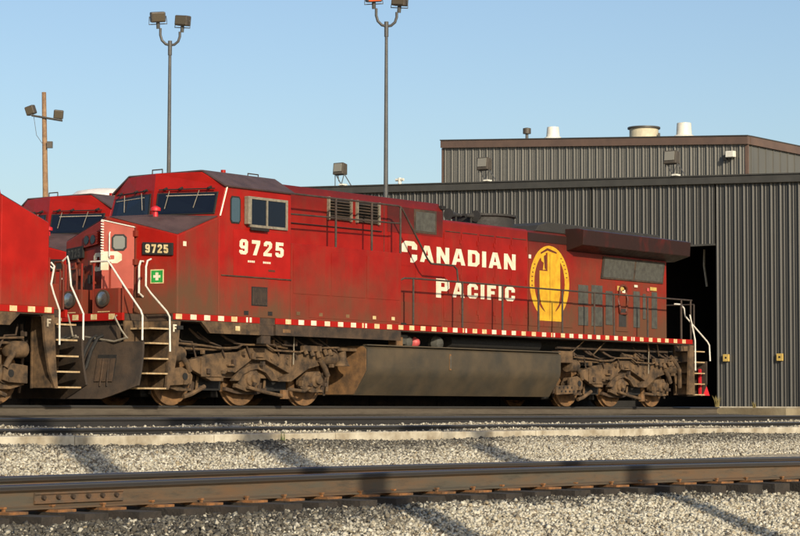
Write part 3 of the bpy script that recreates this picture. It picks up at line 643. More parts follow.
for s in (1, -1):
    for x0, x1 in ((4.58,5.30),(5.54,6.27)):
        lv = P(MB().box(x0,x1,s*.961,s*.972,3.95,4.40), 'louvre_opening', 'black', hf)
        for i in range(7): P(MB().slab([(x0+.02,s*.975,3.97+i*.062),(x1-.02,s*.975,3.97+i*.062),(x1-.02,s*1.02,3.945+i*.062),(x0+.02,s*1.02,3.945+i*.062)], 0, .008, (0,0,1)), 'louvre_slat', 'dirt_dark', lv)
        P(MB().box(x0-.03,x0-.002,s*.961,s*1.03,3.93,4.42).box(x1+.002,x1+.03,s*.961,s*1.03,3.93,4.42), 'louvre_frame', 'alu', lv)
    sc_ = P(MB().box(7.58,8.42,s*.961,s*.975,3.85,4.38), 'blower_screen', 'dirt_dark', hf, bevel=.006)
    P(MB().box(7.64,8.36,s*.9755,s*.98,3.90,4.33), 'screen_mesh', 'grille', sc_)
    for x in (3.0,6.5,7.45): P(MB().box(x,x+.012,s*.9605,s*.966,3.32,4.38), 'panel_seam', 'dirt_dark', hf)
    for x in (2.86,2.98): P(MB().box(x+.05,x+.16,s*.962,s*1.02,4.15 if x < 2.9 else 3.75,4.22 if x < 2.9 else 3.82), 'hinge_block', 'black', hf)
for s in (1,-1): P(MB().box(6.62,8.655,s*.9605,s*.9675,3.815,4.39), 'stained_panel', 'red_stain', hf)
P(MB().box(8.60,8.76,-.80,.99,4.44,4.53), 'rain_gutter', 'black', hf, bevel=.01)

# --- engine hood with separate doors, stack and horns
hm = P(MB().pyz(hood_sec(.96, 4.22), 8.664, 12.07), 'engine_hood', 'red_hood', bevel=.008)
hr = P(MB().pyz(hood_sec(.955, 4.21), 12.074, 18.52), 'radiator_hood', 'red_rear', bevel=.008)
for s in (1, -1):
    n = 5
    for i in range(n):
        x0 = 8.70 + i*(12.05-8.70)/n; P(MB().box(x0, x0+(12.05-8.70)/n-.014, s*.9605, s*.970, 1.92, 3.93), 'hood_door', 'red_hood', hm, bevel=.003)
    for i in range(2):
        x0 = 6.66 + i*.99; P(MB().box(x0, x0+.976, s*.9605, s*.970, 1.92, 3.80), 'hood_door', 'red_hood', hf, bevel=.003)
    P(MB().box(6.90,8.60,s*.971,s*.985,1.80,2.30), 'low_panel', 'red_body', hf, bevel=.004)
    for i in range(3):
        x0 = 12.11 + i*.64; P(MB().box(x0, x0+.628, s*.9555, s*.968, 1.92, 3.93), 'hood_door', 'red_rear', hr, bevel=.003)
    for i in range(5):
        x0 = 8.70 + i*.67
        for z in (2.15,2.95,3.75): P(MB().box(x0+.60,x0+.65,s*.9705,s*.984,z-.05,z+.05), 'door_latch', 'red_hood', hm)
        for z in (2.05,3.85): P(MB().cyl((x0+.02,s*.976,z-.06),(x0+.02,s*.976,z+.06),.012,n=6), 'door_hinge', 'red_hood', hm)
        P(MB().box(x0+.05,x0+.62,s*.9705,s*.975,3.955,3.97), 'drip_strip', 'dirt_dark', hm)
    P(MB().box(12.08,14.05,s*.956,s*.972,3.95,4.15), 'sooty_panel', 'red_sooty', hr, bevel=.004)
P(MB().lathe([(.74,4.22),(.74,4.50),(.80,4.52),(.80,4.57),(.62,4.57),(.60,4.40)], (11.75,-.12,0), 'Z', 28), 'exhaust_stack', 'grille_dark', hm, smooth=True)
P(MB().box(10.35,11.5,-.15,.35,4.222,4.31), 'horn_base', 'black', hm)
for i, (x, d) in enumerate(((10.48,-1),(10.95,1),(11.30,-1))):
    P(MB().lathe([(.04,-.20),(.05,.02),(.09,.22),(.14,.30)] if d > 0 else [(.14,-.30),(.09,-.22),(.05,-.02),(.04,.20)], (x,.0+.1*i,4.50), 'X', 16), 'horn', 'grille_dark', hm, smooth=True)
    P(MB().cyl((x,.0+.1*i,4.30),(x,.0+.1*i,4.50),.03), 'horn_bracket', 'black', hm)

# --- radiator wing and rear screens
wg = P(MB().pyz([(-.97,3.80),(-1.45,3.93),(-1.47,4.30),(-1.30,4.34),(1.30,4.34),(1.47,4.30),(1.45,3.93),(.97,3.80)], 13.75, 18.90), 'radiator_wing', 'red_sooty', bevel=.015)
P(MB().pxz([(12.45,4.212),(14.1,4.212),(14.1,4.345),(18.3,4.345),(18.2,4.47),(13.0,4.46),(12.6,4.36)], -.93, .93), 'radiator_cover', 'grille_dark', wg, bevel=.02)
for s in (1, -1):
    rg = P(MB().pxz([(15.30,3.20),(18.30,3.20),(18.42,3.76),(15.42,3.76)], s*.956, s*.985), 'radiator_screen', 'dirt_dark', hr, bevel=.005)
    P(MB().pxz([(15.38,3.24),(16.80,3.24),(16.90,3.72),(15.48,3.72)], s*.9855, s*.992), 'screen_mesh', 'grille', rg)
    P(MB().pxz([(16.88,3.24),(18.24,3.24),(18.34,3.72),(16.98,3.72)], s*.9855, s*.992), 'screen_mesh', 'grille', rg)
    for x0, x1, z0, z1 in ((14.28,14.72,2.52,3.00),(14.28,14.72,2.0,2.46),(14.88,15.38,2.54,3.02),(14.88,15.38,2.0,2.48),(15.54,15.86,2.05,2.9),(16.10,16.46,2.02,2.46),(16.86,17.16,2.02,2.95),(17.32,17.46,2.25,2.9),(17.76,18.02,2.02,2.97)):
        v = P(MB().box(x0,x1,s*.956,s*.972,z0,z1), 'vent_screen', 'grille', hr, bevel=.006)
    P(MB().box(16.02,16.60,s*.956,s*.975,1.90,3.05), 'rear_door', 'red_rear', hr, bevel=.005)
    P(MB().box(16.14,16.48,s*.9755,s*.982,2.02,2.48), 'door_vent', 'grille_dark', hr)
for x0, x1, z0, z1, mt in ((16.06,16.38,2.93,3.05,'yellow_box'),(16.30,16.44,2.88,2.96,'letter'),(16.88,17.04,3.05,3.11,'letter'),(17.50,17.62,2.98,3.06,'pink'),(17.66,17.98,3.0,3.09,'yellow_box')):
    P(MB().box(x0,x1,.9765,.981,z0,z1), 'placard', mt, hr)
hose = [(16.30+.22*math.sin(a)+.04*math.sin(3*a), 1.0+.03*math.sin(5*a), 2.72+.36*math.cos(a)-.05*abs(math.sin(2*a))) for a in np.linspace(0, 4*math.pi, 60)]
P(MB().tube(hose, .028, 7), 'coiled_hose', 'crest_dark', smooth=True)

# --- emblem and lettering on the hood side
def ellipse(cx, cz, a, b, n=40): return [(cx+a*math.cos(2*math.pi*i/n), cz+b*math.sin(2*math.pi*i/n)) for i in range(n)]
em = P(MB().glyph([ellipse(13.0,2.98,.86,.90), ellipse(13.0,2.98,.66,.74)[::-1]], (0,.9715,0), (1,0,0), (0,0,1)), 'crest', 'yellow', hr)
P(MB().glyph([[(12.56,3.26),(12.56,2.72),(12.62,2.48),(12.80,2.28),(12.56,2.26),(12.56,2.06),(13.52,2.06),(13.52,2.26),(13.22,2.28),(13.40,2.48),(13.46,2.72),(13.46,3.62),(13.30,3.72),(12.90,3.72),(12.90,3.26)]], (0,.9725,0), (1,0,0), (0,0,1)), 'crest', 'yellow', hr)
P(MB().glyph([[(12.60,3.62),(12.66,3.72),(12.80,3.74),(12.86,3.60),(12.80,3.48),(12.84,3.30),(12.70,3.28),(12.74,3.45),(12.64,3.50)]], (0,.9735,0), (1,0,0), (0,0,1)), 'crest', 'yellow', hr)
P(MB().glyph([[(12.74,3.62),(12.84,3.66),(12.88,3.50),(12.82,3.40),(12.90,3.28),(12.78,3.32),(12.76,3.48)]], (0,.9745,0), (1,0,0), (0,0,1)), 'crest', 'crest_dark', hr)
P(MB().glyph([[(12.60,3.70),(12.90,3.82),(13.30,3.74),(13.30,3.70),(12.9,3.76),(12.62,3.66)]], (0,.9755,0), (1,0,0), (0,0,1)), 'crest', 'crest_dark', hr)
for s_, a0 in ((-1, 2.6), (1, .2)):
    for i in range(6):
        a = a0 + s_*.0 + i*.13; x, z = 13.0+.76*math.cos(a), 2.98+.82*math.sin(a)
        P(MB().box(x-.03,x+.03,.972,.9745,z-.012,z+.012), 'crest_mark', 'crest_dark', hr)
P(MB().box(13.0,13.012,.9755,.9765,2.1,3.68), 'panel_seam', 'crest_dark', hr)
text('CANADIAN', (7.13,.973,3.215), (1,0,0), (0,0,1), [.47]+[.37]*7, 4.42, 'letter', hm, gap=.17)
text('PACIFIC', (8.40,.973,2.475), (1,0,0), (0,0,1), [.43]+[.335]*6, 3.12, 'letter', hm, gap=.20)
P(MB().box(7.09,7.44,.9735,.9765,3.10,3.40), 'patch_panel', 'red_hood', hf)
P(MB().box(12.10,12.20,.9715,.974,3.53,3.62), 'placard', 'letter', hr)

# --- walkway railings (both sides)
for s in (1, -1):
    for x in (6.89,8.71,10.28,11.76,12.78,14.2,15.1,16.7,18.38,18.86):
        P(MB().cyl((x,s*1.48,1.74),(x,s*1.48,2.77),.024,n=8), 'railing_post', 'rail_grey')
    P(MB().tube([(6.50,s*1.40,2.72),(6.58,s*1.47,2.77),(6.9,s*1.48,2.78),(12,s*1.48,2.78),(18.92,s*1.48,2.78)], .021, 8), 'handrail', 'rail_grey', smooth=True)
    for x in (4.25,5.46,6.46): P(MB().cyl((x,s*1.45,3.30),(x,s*1.45,4.33),.024,n=8), 'railing_post', 'rail_grey')
    P(MB().tube([(2.80,s*1.45,4.32),(6.40,s*1.45,4.33),(6.52,s*1.45,4.28),(7.46,s*1.45,3.22),(7.58,s*1.45,3.14),(8.42,s*1.45,3.14),(8.53,s*1.46,3.06),(8.55,s*1.48,2.78)], .021, 8), 'handrail', 'rail_grey', smooth=True)
    P(MB().tube([(2.80,s*1.45,3.90),(6.30,s*1.45,3.95),(6.46,s*1.45,3.96)], .018, 8), 'handrail', 'rail_grey', smooth=True)
    P(MB().tube([(3.0,s*.99,3.78),(6.4,s*.99,3.80)], .010, 6), 'conduit', 'black')
# --- rear end: railings, steps
P(MB().box(19.86,19.94,-1.0,1.0,1.60,1.745), 'rear_anticlimber', 'dirt_dark')
for Y in (-1.2,-.6,.6,1.0): P(MB().cyl((19.86,Y,1.62 if abs(Y) > 1 else 1.742),(19.86,Y,2.72),.022,n=8), 'railing_post', 'rail_grey')
P(MB().tube([(18.9,-1.48,2.78),(19.86,-1.2,2.72),(19.86,1.0,2.72)], .02, 8), 'handrail', 'rail_grey')
for s in (1, -1):
    P(MB().tube([(18.55,s*1.18,2.68),(18.85,s*1.2,2.68),(18.97,s*1.22,2.58),(19.02,s*1.22,2.38),(20.1,s*1.26,1.74),(20.18,s*1.28,1.64),(20.18,s*1.30,1.22)], .021, 8), 'step_handrail', 'white', smooth=True)
    P(MB().tube([(18.80,s*1.49,2.40),(18.98,s*1.50,1.92),(19.04,s*1.505,1.74),(19.04,s*1.51,.95)], .021, 8), 'step_handrail', 'white', smooth=True)
    for i, z in enumerate((.33,.61,.89,1.18,1.46)):
        tr = P(MB().box(18.94,19.55,s*.98,s*1.48,z-.022,z), 'step_tread', 'dirt_dark')
        P(MB().box(18.94,19.56,s*1.48,s*1.495,z-.026,z+.004), 'tread_edge', 'steel_tread', tr)
    P(MB().pxz([(18.66,.32),(19.0,.32),(18.96,1.60),(18.74,1.60)], s*1.46, s*1.515), 'step_side_plate', 'dirt')
    P(MB().box(18.9,19.6,s*.93,s*.965,.31,1.60), 'step_back', 'dirt')
rp = P(MB().pyz([(-1.35,.28),(1.35,.28),(1.5,.6),(1.5,1.2),(-1.5,1.2),(-1.5,.6)], 19.62, 19.68), 'rear_pilot', 'plow')
P(MB().pxz([(19.56,.30),(20.05,.30),(19.72,.80),(19.60,1.0),(19.56,1.0)], 1.30, 1.36), 'rear_flare_plate', 'red_bright')
P(MB().box(19.6,20.4,-.1,.1,.8,1.0), 'rear_coupler', 'dirt_dark', bevel=.02)

# --- fuel tank
tk = P(MB().pyz([(-1.42,.84),(-1.42,1.22),(-1.34,1.28),(1.34,1.28),(1.42,1.22),(1.42,.84),(1.405,.74),(1.36,.63),(1.08,.23),(-1.08,.23),(-1.36,.63),(-1.405,.74)], 5.35, 12.80), 'fuel_tank', 'tank', smooth=True)
P(MB().pyz([(-1.40,.75),(-1.40,1.21),(-1.32,1.265),(1.32,1.265),(1.40,1.21),(1.40,.75),(1.07,.245),(-1.07,.245)], 5.335, 5.3495), 'tank_end_plate', 'dirt_orange', tk)
P(MB().box(8.30,8.36,1.4205,1.435,.80,1.16), 'sight_glass', 'dirt_orange', tk); P(MB().box(8.31,8.35,1.4355,1.44,.84,1.12), 'gauge', 'grille', tk)
P(MB().box(5.36,12.79,1.30,1.425,1.285,1.31), 'tank_lip', 'tank', tk)
bell = P(MB().lathe([(.05,.30),(.09,.26),(.11,.10),(.15,.0),(.19,-.06)], (4.95,1.05,.90), 'Z', 18), 'bell', 'dirt', smooth=True)
P(MB().box(4.7,5.34,.95,1.15,1.16,1.24), 'bell_bracket', 'dirt', bell)
for x, mt, r in ((7.05,'grille',.16),(7.38,'pink',.12),(8.15,'grille',.18)):
    P(MB().lathe([(.02,-r),(r*.7,-r*.7),(r,0),(r*.7,r*.7),(.02,r)], (x,1.15,1.40), 'Y', 14), 'filler_cap' if mt == 'pink' else 'air_filter', mt, smooth=True)
P(MB().box(6.5,6.75,1.1,1.3,1.31,1.50), 'valve_block', 'dirt_orange'); P(MB().box(6.75,6.98,1.1,1.25,1.35,1.55), 'valve_block', 'grille')
P(MB().cyl((8.8,1.0,1.45),(12.4,1.0,1.45),.13,n=14), 'air_reservoir', 'black', smooth=True)

# --- trucks: the part "truck" is the frame, its children the wheels and rigging
def make_truck():
    mb = MB()
    for s in (1, -1):
        a, b = s*1.03, s*1.16
        mb.pxz([(-1.85,.88),(-1.31,1.0),(-.95,1.04),(-.36,1.07),(-.21,1.16),(.49,1.17),(.74,1.05),(1.5,1.09),(2.10,1.12),(2.12,.84),(1.72,.76),(1.18,.49),(.80,.49),(1.12,.66),(.40,.92),(-.06,.91),(-.53,.65),(-.86,.64),(-.88,.48),(-1.23,.48),(-1.85,.72)], a, b)
        mb.pxz([(-.60,.49),(-.36,.70),(-.05,.80),(.16,.84),(.40,.80),(.62,.71),(.84,.50),(.62,.50),(.44,.66),(.18,.735),(-.04,.70),(-.24,.62),(-.38,.49)], s*1.05, s*1.13)
        mb.box(-1.55,-.95,s*1.16,s*1.19,.56,.93); mb.box(-.80,-.62,s*1.16,s*1.24,.78,.82); mb.box(-.80,-.60,s*1.16,s*1.22,.66,.70)
        mb.box(-.08,.02,s*1.16,s*1.22,.93,1.05); mb.box(.02,.28,s*1.16,s*1.20,.97,1.01)
        for x, z in ((.55,.95),(.75,.85),(1.05,.98),(1.05,.86),(-1.0,.6),(-1.42,.90)): mb.cyl((x,s*1.16,z),(x,s*1.185,z),.03,n=8)
    mb.box(-1.2,1.3,-1.02,1.02,.55,.95)
    tr = P(mb, 'truck', 'dirt', bevel=.012)
    def Q(m, name, mat='dirt', **kw): return P(m, name, mat, tr, **kw)
    wprof = [(.10,.66),(.18,.70),(.44,.745),(.455,.77),(.52,.78),(.533,.775),(.536,.70),(.565,.69),(.565,.665),(.545,.655),(.46,.655),(.44,.68),(.18,.64),(.10,.62)]
    for x in (-2.006, 0, 2.006):
        Q(MB().cyl((x,-.8,.533),(x,.8,.533),.085), 'axle', 'dirt_dark', smooth=True)
        for s in (1, -1):
            Q(MB().lathe([(r, s*(h+.04)) for r, h in wprof], (x,0,.535), 'Y', 40), 'wheel', 'dirt_orange', smooth=True)
            Q(MB().pxz([(x-.34,.56),(x-.22,.70),(x+.20,.72),(x+.34,.58),(x+.30,.42),(x+.12,.34),(x-.22,.33),(x-.34,.44)], s*.86, s*1.08), 'axle_box', 'dirt', bevel=.02)
            Q(MB().lathe([(.17,s*1.08),(.16,s*1.12),(.10,s*1.15),(.09,s*1.20),(.04,s*1.21)] if s > 0 else [(.04,-1.21),(.09,-1.20),(.10,-1.15),(.16,-1.12),(.17,-1.08)], (x+.04,0,.54), 'Y', 18), 'axle_box_cover', 'dirt', smooth=True)
            Q(MB().pxz([(x-.42,.44),(x-.10,.36),(x+.26,.33),(x+.27,.28),(x-.12,.28),(x-.45,.36)], s*1.0, s*1.10), 'pedestal_tie', 'dirt', bevel=.01)
            # brake shoe and hanger
            Q(MB().pxz([(x+.50,.30),(x+.60,.26),(x+.68,.52),(x+.58,.72),(x+.54,.70),(x+.585,.52)], s*.70, s*.84), 'brake_shoe', 'dirt_dark', bevel=.01)
            Q(MB().tube([(x+.60,s*.92,.90),(x+.64,s*.92,.60),(x+.60,s*.92,.30)], .03, 8), 'brake_hanger')
    for x in (-2.006,0,2.006): Q(MB().box(x-.62,x+.62,-.60,.60,.16,.98), 'traction_motor', 'black', bevel=.03)
    for x in (-1.0,1.0): Q(MB().box(x-.36,x+.36,-.86,.86,.30,.62), 'brake_beam', 'black')
    for s in (1, -1):
        Q(MB().pxz([(-2.44,.70),(-2.10,.74),(-1.88,.66),(-1.86,.44),(-2.0,.40),(-2.44,.38)], s*1.12, s*1.20), 'end_bracket', 'dirt', bevel=.012)
        Q(MB().cyl((-2.03,s*1.2,.56),(-2.03,s*1.215,.56),.07), 'bracket_hole', 'black')
        for x0, x1, z in ((-2.42,-2.02,.99),(2.20,2.62,1.0)):
            Q(MB().lathe([(.06,x0-.02),(.15,x0),(.16,x0+.06),(.16,x1-.08),(.13,x1),(.06,x1+.03)], (0,s*1.10,z), 'X', 18), 'brake_cylinder', smooth=True)
        Q(MB().tube([(-2.10,s*1.2,.93),(-1.98,s*1.21,.80),(-1.90,s*1.2,.66)], .055, 10), 'cylinder_rod', smooth=True)
        Q(MB().tube([(2.05,s*1.2,.95),(2.18,s*1.21,.80),(2.30,s*1.2,.62)], .06, 10), 'shock_absorber', smooth=True)
        Q(MB().tube([(-1.98,s*1.12,.17),(-1.80,s*1.15,.22),(-1.42,s*1.15,.37)], .045, 8), 'brake_lever', smooth=True)
        Q(MB().tube([(-.16,s*1.16,.37),(.36,s*1.17,.27),(.94,s*1.14,.20)], .038, 8), 'brake_lever', smooth=True)
        Q(MB().box(.90,1.06,s*1.10,s*1.18,.14,.32), 'slack_adjuster', 'dirt_orange')
        Q(MB().tube([(1.10,s*1.15,.34),(1.60,s*1.15,.30),(1.85,s*1.13,.40)], .035, 8), 'brake_lever', smooth=True)
        Q(MB().tube([(-2.3,s*1.22,1.20),(-1.6,s*1.24,1.17),(-1.09,s*1.24,1.13),(-.6,s*1.24,1.14),(-.42,s*1.24,1.21),(.30,s*1.24,1.22),(.55,s*1.24,1.12),(1.34,s*1.24,1.10),(1.70,s*1.24,1.19),(2.64,s*1.22,1.22)], .022, 7), 'air_pipe', 'dirt', smooth=True)
        Q(MB().tube([(-2.0,s*1.15,1.10),(-1.2,s*1.18,1.10),(-.4,s*1.16,1.16)], .028, 7), 'air_pipe', 'dirt', smooth=True)
        Q(MB().tube([(.10,s*1.10,1.28),(.6,s*1.10,1.25),(1.08,s*1.10,1.20)], .06, 8), 'equaliser', 'dirt', smooth=True)
        Q(MB().tube([(1.15,s*1.24,.84),(1.17,s*1.24,1.42)], .012, 6), 'conduit', 'alu')
        Q(MB().tube([(-2.50,s*.95,1.45),(-2.55,s*.95,.95),(-2.60,s*.80,.22)], .03, 7), 'sand_pipe', 'dirt_dark', smooth=True)
        Q(MB().tube([(2.55,s*.95,1.45),(2.60,s*.95,.95),(2.66,s*.80,.22)], .03, 7), 'sand_pipe', 'dirt_dark', smooth=True)
        # traction motor cables and coil springs over the side frame
        for x in (-1.55,-.55,1.3):
            for r in range(4): Q(MB().lathe([(.10,1.04+r*.05),(.125,1.055+r*.05),(.10,1.07+r*.05)], (x,s*.92,0), 'Z', 12), 'coil_spring', 'dirt_dark')
        for k, x in enumerate((-1.7,-.9,.8,1.8)):
            Q(MB().tube([(x,s*.98,1.5),(x+.15,s*1.12,1.32),(x+.42,s*1.14,1.24),(x+.62,s*1.02,1.16)], .028, 7), 'motor_cable', 'dirt_dark', smooth=True)
        rr = random.Random(3)
        for k in range(16):
            x = -2.3 + 4.7*k/15 + rr.uniform(-.1,.1); z = rr.choice((.40,.62,.80,1.0,1.22)); d = rr.uniform(.04,.10)
            Q(MB().box(x,x+d,s*1.17,s*(1.20+rr.uniform(0,.07)),z,z+rr.uniform(.05,.12)), 'bracket', rr.choice(('dirt','dirt_dark','dirt_dark')), bevel=.008)
        for k in range(7):
            x = -2.2 + 4.4*k/6 + rr.uniform(-.15,.15); l = rr.uniform(.3,.6)
            Q(MB().tube([(x,s*1.05,1.36+rr.uniform(0,.08)),(x+l*.4,s*1.20,1.24),(x+l,s*1.22,1.18+rr.uniform(-.05,.05)),(x+l*1.3,s*1.19,1.0+rr.uniform(-.1,.05))], .018, 6), 'brake_hose', 'dirt_dark', smooth=True)
        Q(MB().pxz([(-.62,.30),(-.30,.24),(.30,.22),(.62,.30),(.62,.36),(.30,.29),(-.30,.31),(-.62,.37)], s*.90, s*.98), 'lower_link', 'dirt_dark')
        Q(MB().box(1.45,2.05,s*1.16,s*1.26,1.12,1.24), 'junction_box', 'dirt', bevel=.015)
        for x in (1.55,1.75,1.95,2.2,2.35): Q(MB().cyl((x,s*1.26,1.02+.03*math.sin(x*9)),(x,s*1.2,1.16),.05,n=8), 'pipe_elbow', 'dirt')
    return tr
truck = make_truck(); truck.location = (2.006, 0, 0)
truck2 = copy_tree(truck, loco); truck2.location = (15.976, 0, 0)
def rear_extra(m, name, mat='dirt', **kw):
    o = P(m, name, mat, truck2, **kw); return o
pf = rear_extra(MB().pxz([(-3.15,.50),(-2.25,.52),(-2.18,.32),(-3.08,.28)], 1.20, 1.25), 'perforated_plate', bevel=.01)
for i in range(8): rear_extra(MB().cyl((-2.98+.09*i,1.25,.41+.045*(-1)**i),(-2.98+.09*i,1.258,.41+.045*(-1)**i),.028,n=8), 'plate_hole', 'black')
for a, b in (((15.0,1.30,1.62),(14.55,1.2,1.26)),((17.0,1.3,1.62),(17.25,1.2,1.28)),((17.45,1.3,1.62),(17.7,1.2,1.3)),((14.0,1.3,1.6),(13.6,1.2,1.3))):
    P(MB().tube([a,b], .018, 6), 'brake_rod', 'dirt')
P(MB().box(13.0,13.6,1.0,1.25,1.05,1.34), 'sand_trap', 'dirt', bevel=.02)
P(MB().cyl((13.0,1.15,1.42),(18.2,1.15,1.42),.035,n=8), 'brake_pipe', 'dirt_dark')
P(MB().tube([(18.3,1.2,1.30),(18.5,1.25,1.1),(18.65,1.25,.95),(18.75,1.2,.5)], .06, 8), 'sand_pipe', 'dirt', smooth=True)

# --- two more locomotives of the same kind
SK = ('cab_number','letter','crest','crest_mark','small_lettering','number_board_digit','coiled_hose')
loco2 = copy_tree(loco, None, SK); loco2.location = W(-4.53, 0, 0); loco2.rotation_euler = (0,0,TH+math.pi)
loco2['label'] = 'red locomotive cut off by the left edge, nose to nose with 9725'
loco3 = copy_tree(loco, None, SK); loco3.location = W(2.1, -5.25, 0)
loco3['label'] = 'bright red locomotive cab with pale roof dome, behind the nose of 9725'
OFF[loco2.name] = OFF[loco3.name] = (0,0,0)
for lc in (loco2,):
    for ch in lc.children:
        if ch.name.split('.')[0] == 'step_side_plate' and ch.data.vertices[0].co.y > 0:
            text('F', (-.58,-1.518,1.40), (-1,0,0), (0,0,1), .14, .10, 'letter', ch)
for lc in (loco2, loco3):
    for ch in lc.children:
        if ch.name.split('.')[0] == 'nose':
            ch.data = ch.data.copy(); ch.data.materials[0] = M['red_nose_clean']
MB().lathe([(.85,4.63),(.85,4.72),(.72,4.82),(.40,4.88),(.02,4.90)], (2.0,.15,0), 'Z', 28).build('roof_dome', 'dome', loco3, smooth=True)

pf_ = thing('gap_blocker', 'low dark platform in the shade between the two locomotives', 'blocker', 6, -2.6, -.22)  # invented dark blocks, closing the bright gap seen under the fuel tank
for i in range(12): MB().box(-11.9+i*2.7,-9.24+i*2.7,-3.3,-1.95,-.25,.34).build('blocker_slab', 'tie', pf_, bevel=.01)

# ------------------------------------------------------------------ engine shop: ribbed end wall across the tracks
TW = 39.6
shop = thing('engine_shop', 'dark grey ribbed metal engine shop with open doorway behind the locomotive', 'building', TW, -15, -.1)
PITCH_R = .37
def rib_profile(n, pitch, h):
    """(Y, t offset) points: a tall rib and two low ribs per pitch; t offset is negative towards the yard"""
    pts = [(0., 0.)]
    for i in range(n):
        y = i*pitch
        for a, d in ((.015,0),(.030,-h*.85),(.042,-h),(.070,-h),(.105,-h*.42),(.118,0),(.185,0),(.193,-h*.42),(.205,-h*.42),(.228,0),(.280,0),(.290,-h*.32),(.305,-h*.32),(.316,0),(pitch,0)):
            pts.append((y+a*pitch/.37, d))
    return pts
def panel_mesh(name, n, pitch, h, z0, z1, mat, ztop=None):
    """one siding sheet n ribs wide; ztop(y) gives a sloping top edge; local x = t, y = -Y"""
    pr = rib_profile(n, pitch, h); mb = MB(); k = len(pr)
    lo = [(d, y, z0) for y, d in pr]; hi = [(d, y, z1 if ztop is None else ztop(y)) for y, d in pr]
    mb.add(lo+hi, [(i, i+1, k+i+1, k+i) for i in range(k-1)]); return mb.mesh(name, mat)
def eave_z(Y): return 8.21 - .037*(Y + 9.4)
WID = 3*PITCH_R
def wall_run(Ya, Yb, z0, name='wall_panel'):
    Y = Ya; i = 0
    while Y < Yb - 1e-3:
        n = 3 if Yb - Y > WID - 1e-3 else max(1, round((Yb-Y)/PITCH_R)); w_ = min(n*PITCH_R, Yb-Y)
        me = panel_mesh(name, n, w_/n, .055, z0+.1, 0, 'wall', ztop=lambda y, Y=Y: eave_z(Y+y)+.1)
        link_mesh(name, me, shop, (random.uniform(-.004,.004), -(Y+15), 0)); Y += w_; i += 1
DOOR = (-14.8, -9.43)
wall_run(-29.7, DOOR[0], .02); wall_run(DOOR[0], DOOR[1], 5.95); wall_run(DOOR[1], -2.7, .02); wall_run(-2.7, 2.7, 5.95); wall_run(2.7, 13, .02)
for a, b in ((-29.72,13.02),):
    MB().pyz([(a,eave_z(a)-.02),(b,eave_z(b)-.02),(b,eave_z(b)+.26),(a,eave_z(a)+.26)], TW-.16, TW+.3).build('eave_trim', 'eave', shop, bevel=.015)
    MB().pyz([(a,eave_z(a)+.265),(b,eave_z(b)+.265),(b,eave_z(b)+.31),(a,eave_z(a)+.31)], TW-.20, TW+.3).build('eave_flashing', 'eave', shop)
    MB().pyz([(a,eave_z(a)+.20),(b,eave_z(b)+.20),(b,eave_z(b)+.255),(a,eave_z(a)+.255)], TW+.32, TW+60).build('roof', 'eave', shop)
MB().box(TW+.05, TW+60, -29.72, -29.62, -.1, 8.8).build('side_wall', 'wall_side', shop)
MB().box(TW+.05, TW+60, 13.0, 13.1, -.1, 7.5).build('side_wall', 'wall_side', shop)
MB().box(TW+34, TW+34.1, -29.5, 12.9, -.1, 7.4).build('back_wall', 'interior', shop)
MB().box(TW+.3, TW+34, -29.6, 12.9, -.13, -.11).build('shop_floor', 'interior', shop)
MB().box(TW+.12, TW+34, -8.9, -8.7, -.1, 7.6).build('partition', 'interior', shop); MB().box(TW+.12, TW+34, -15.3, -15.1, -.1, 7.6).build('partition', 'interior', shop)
MB().box(TW+.10,TW+.16,DOOR[1]-.02,DOOR[1]+.10,.02,5.95).build('door_jamb', 'eave', shop); MB().box(TW+.10,TW+.16,DOOR[0]-.1,DOOR[0]+.02,.02,5.95).build('door_jamb', 'eave', shop)
MB().box(TW-.07,TW+.12,DOOR[0]+.02,DOOR[1]-.02,5.93,6.0).build('door_head', 'eave', shop)
MB().tube([(TW+1.2,-10.6,5.9),(TW+1.2,-10.62,5.3),(TW+1.2,-10.5,4.5)], .045, 6).build('door_rope', 'alu', shop)
MB().box(TW-.06,TW+.2,DOOR[1],-2.7,-.25,.02).build('foundation', 'concrete', shop); MB().box(TW-.06,TW+.2,-29.7,DOOR[0],-.25,.02).build('foundation', 'concrete', shop)
for Y in (-8.96, -6.78):
    bx = MB().box(TW-.14,TW-.05,Y-.14,Y+.10,1.66,1.92).build('socket_box', 'yellow_box', shop, bevel=.01)
    MB().box(TW-.147,TW-.141,Y-.05,Y+.02,1.76,1.83).build('socket', 'black', bx)

ap = MB().pxy([(21.2,3.0),(39.5,3.3),(39.5,-30),(26,-30),(22,-3)], -.5, -.025).build('pavement', 'apron'); ap.location = W(0,0,0); ap.rotation_euler = (0,0,TH); ap['kind'] = 'structure'
# upper storey, set back
TU = 46.0
def up_z(Y): return 11.37 - .0605*(Y + 26.66)
U0, U1 = -26.6, -11.6
Y = U0; k = 0; np_ = 40; wU = (U1-U0)/np_
for k in range(np_):
    Ya = U0 + k*wU
    me = panel_mesh('upper_wall_panel', 1, wU, .045, 8.6, 0, 'wall_up', ztop=lambda y, Ya=Ya: up_z(Ya+y)+.1)
    link_mesh('upper_wall_panel', me, shop, (TU-TW, -(Ya+15), 0))
MB().pyz([(U0-.1,up_z(U0)-.02),(U1+.1,up_z(U1)-.02),(U1+.1,up_z(U1)+.30),(U0-.1,up_z(U0)+.30)], TU-.14, TU+.1).build('fascia', 'fascia', shop)
MB().pyz([(U0-.12,up_z(U0)+.302),(U1+.12,up_z(U1)+.302),(U1+.12,up_z(U1)+.34),(U0-.12,up_z(U0)+.34)], TU-.17, TU+.1).build('fascia_cap', 'eave', shop)
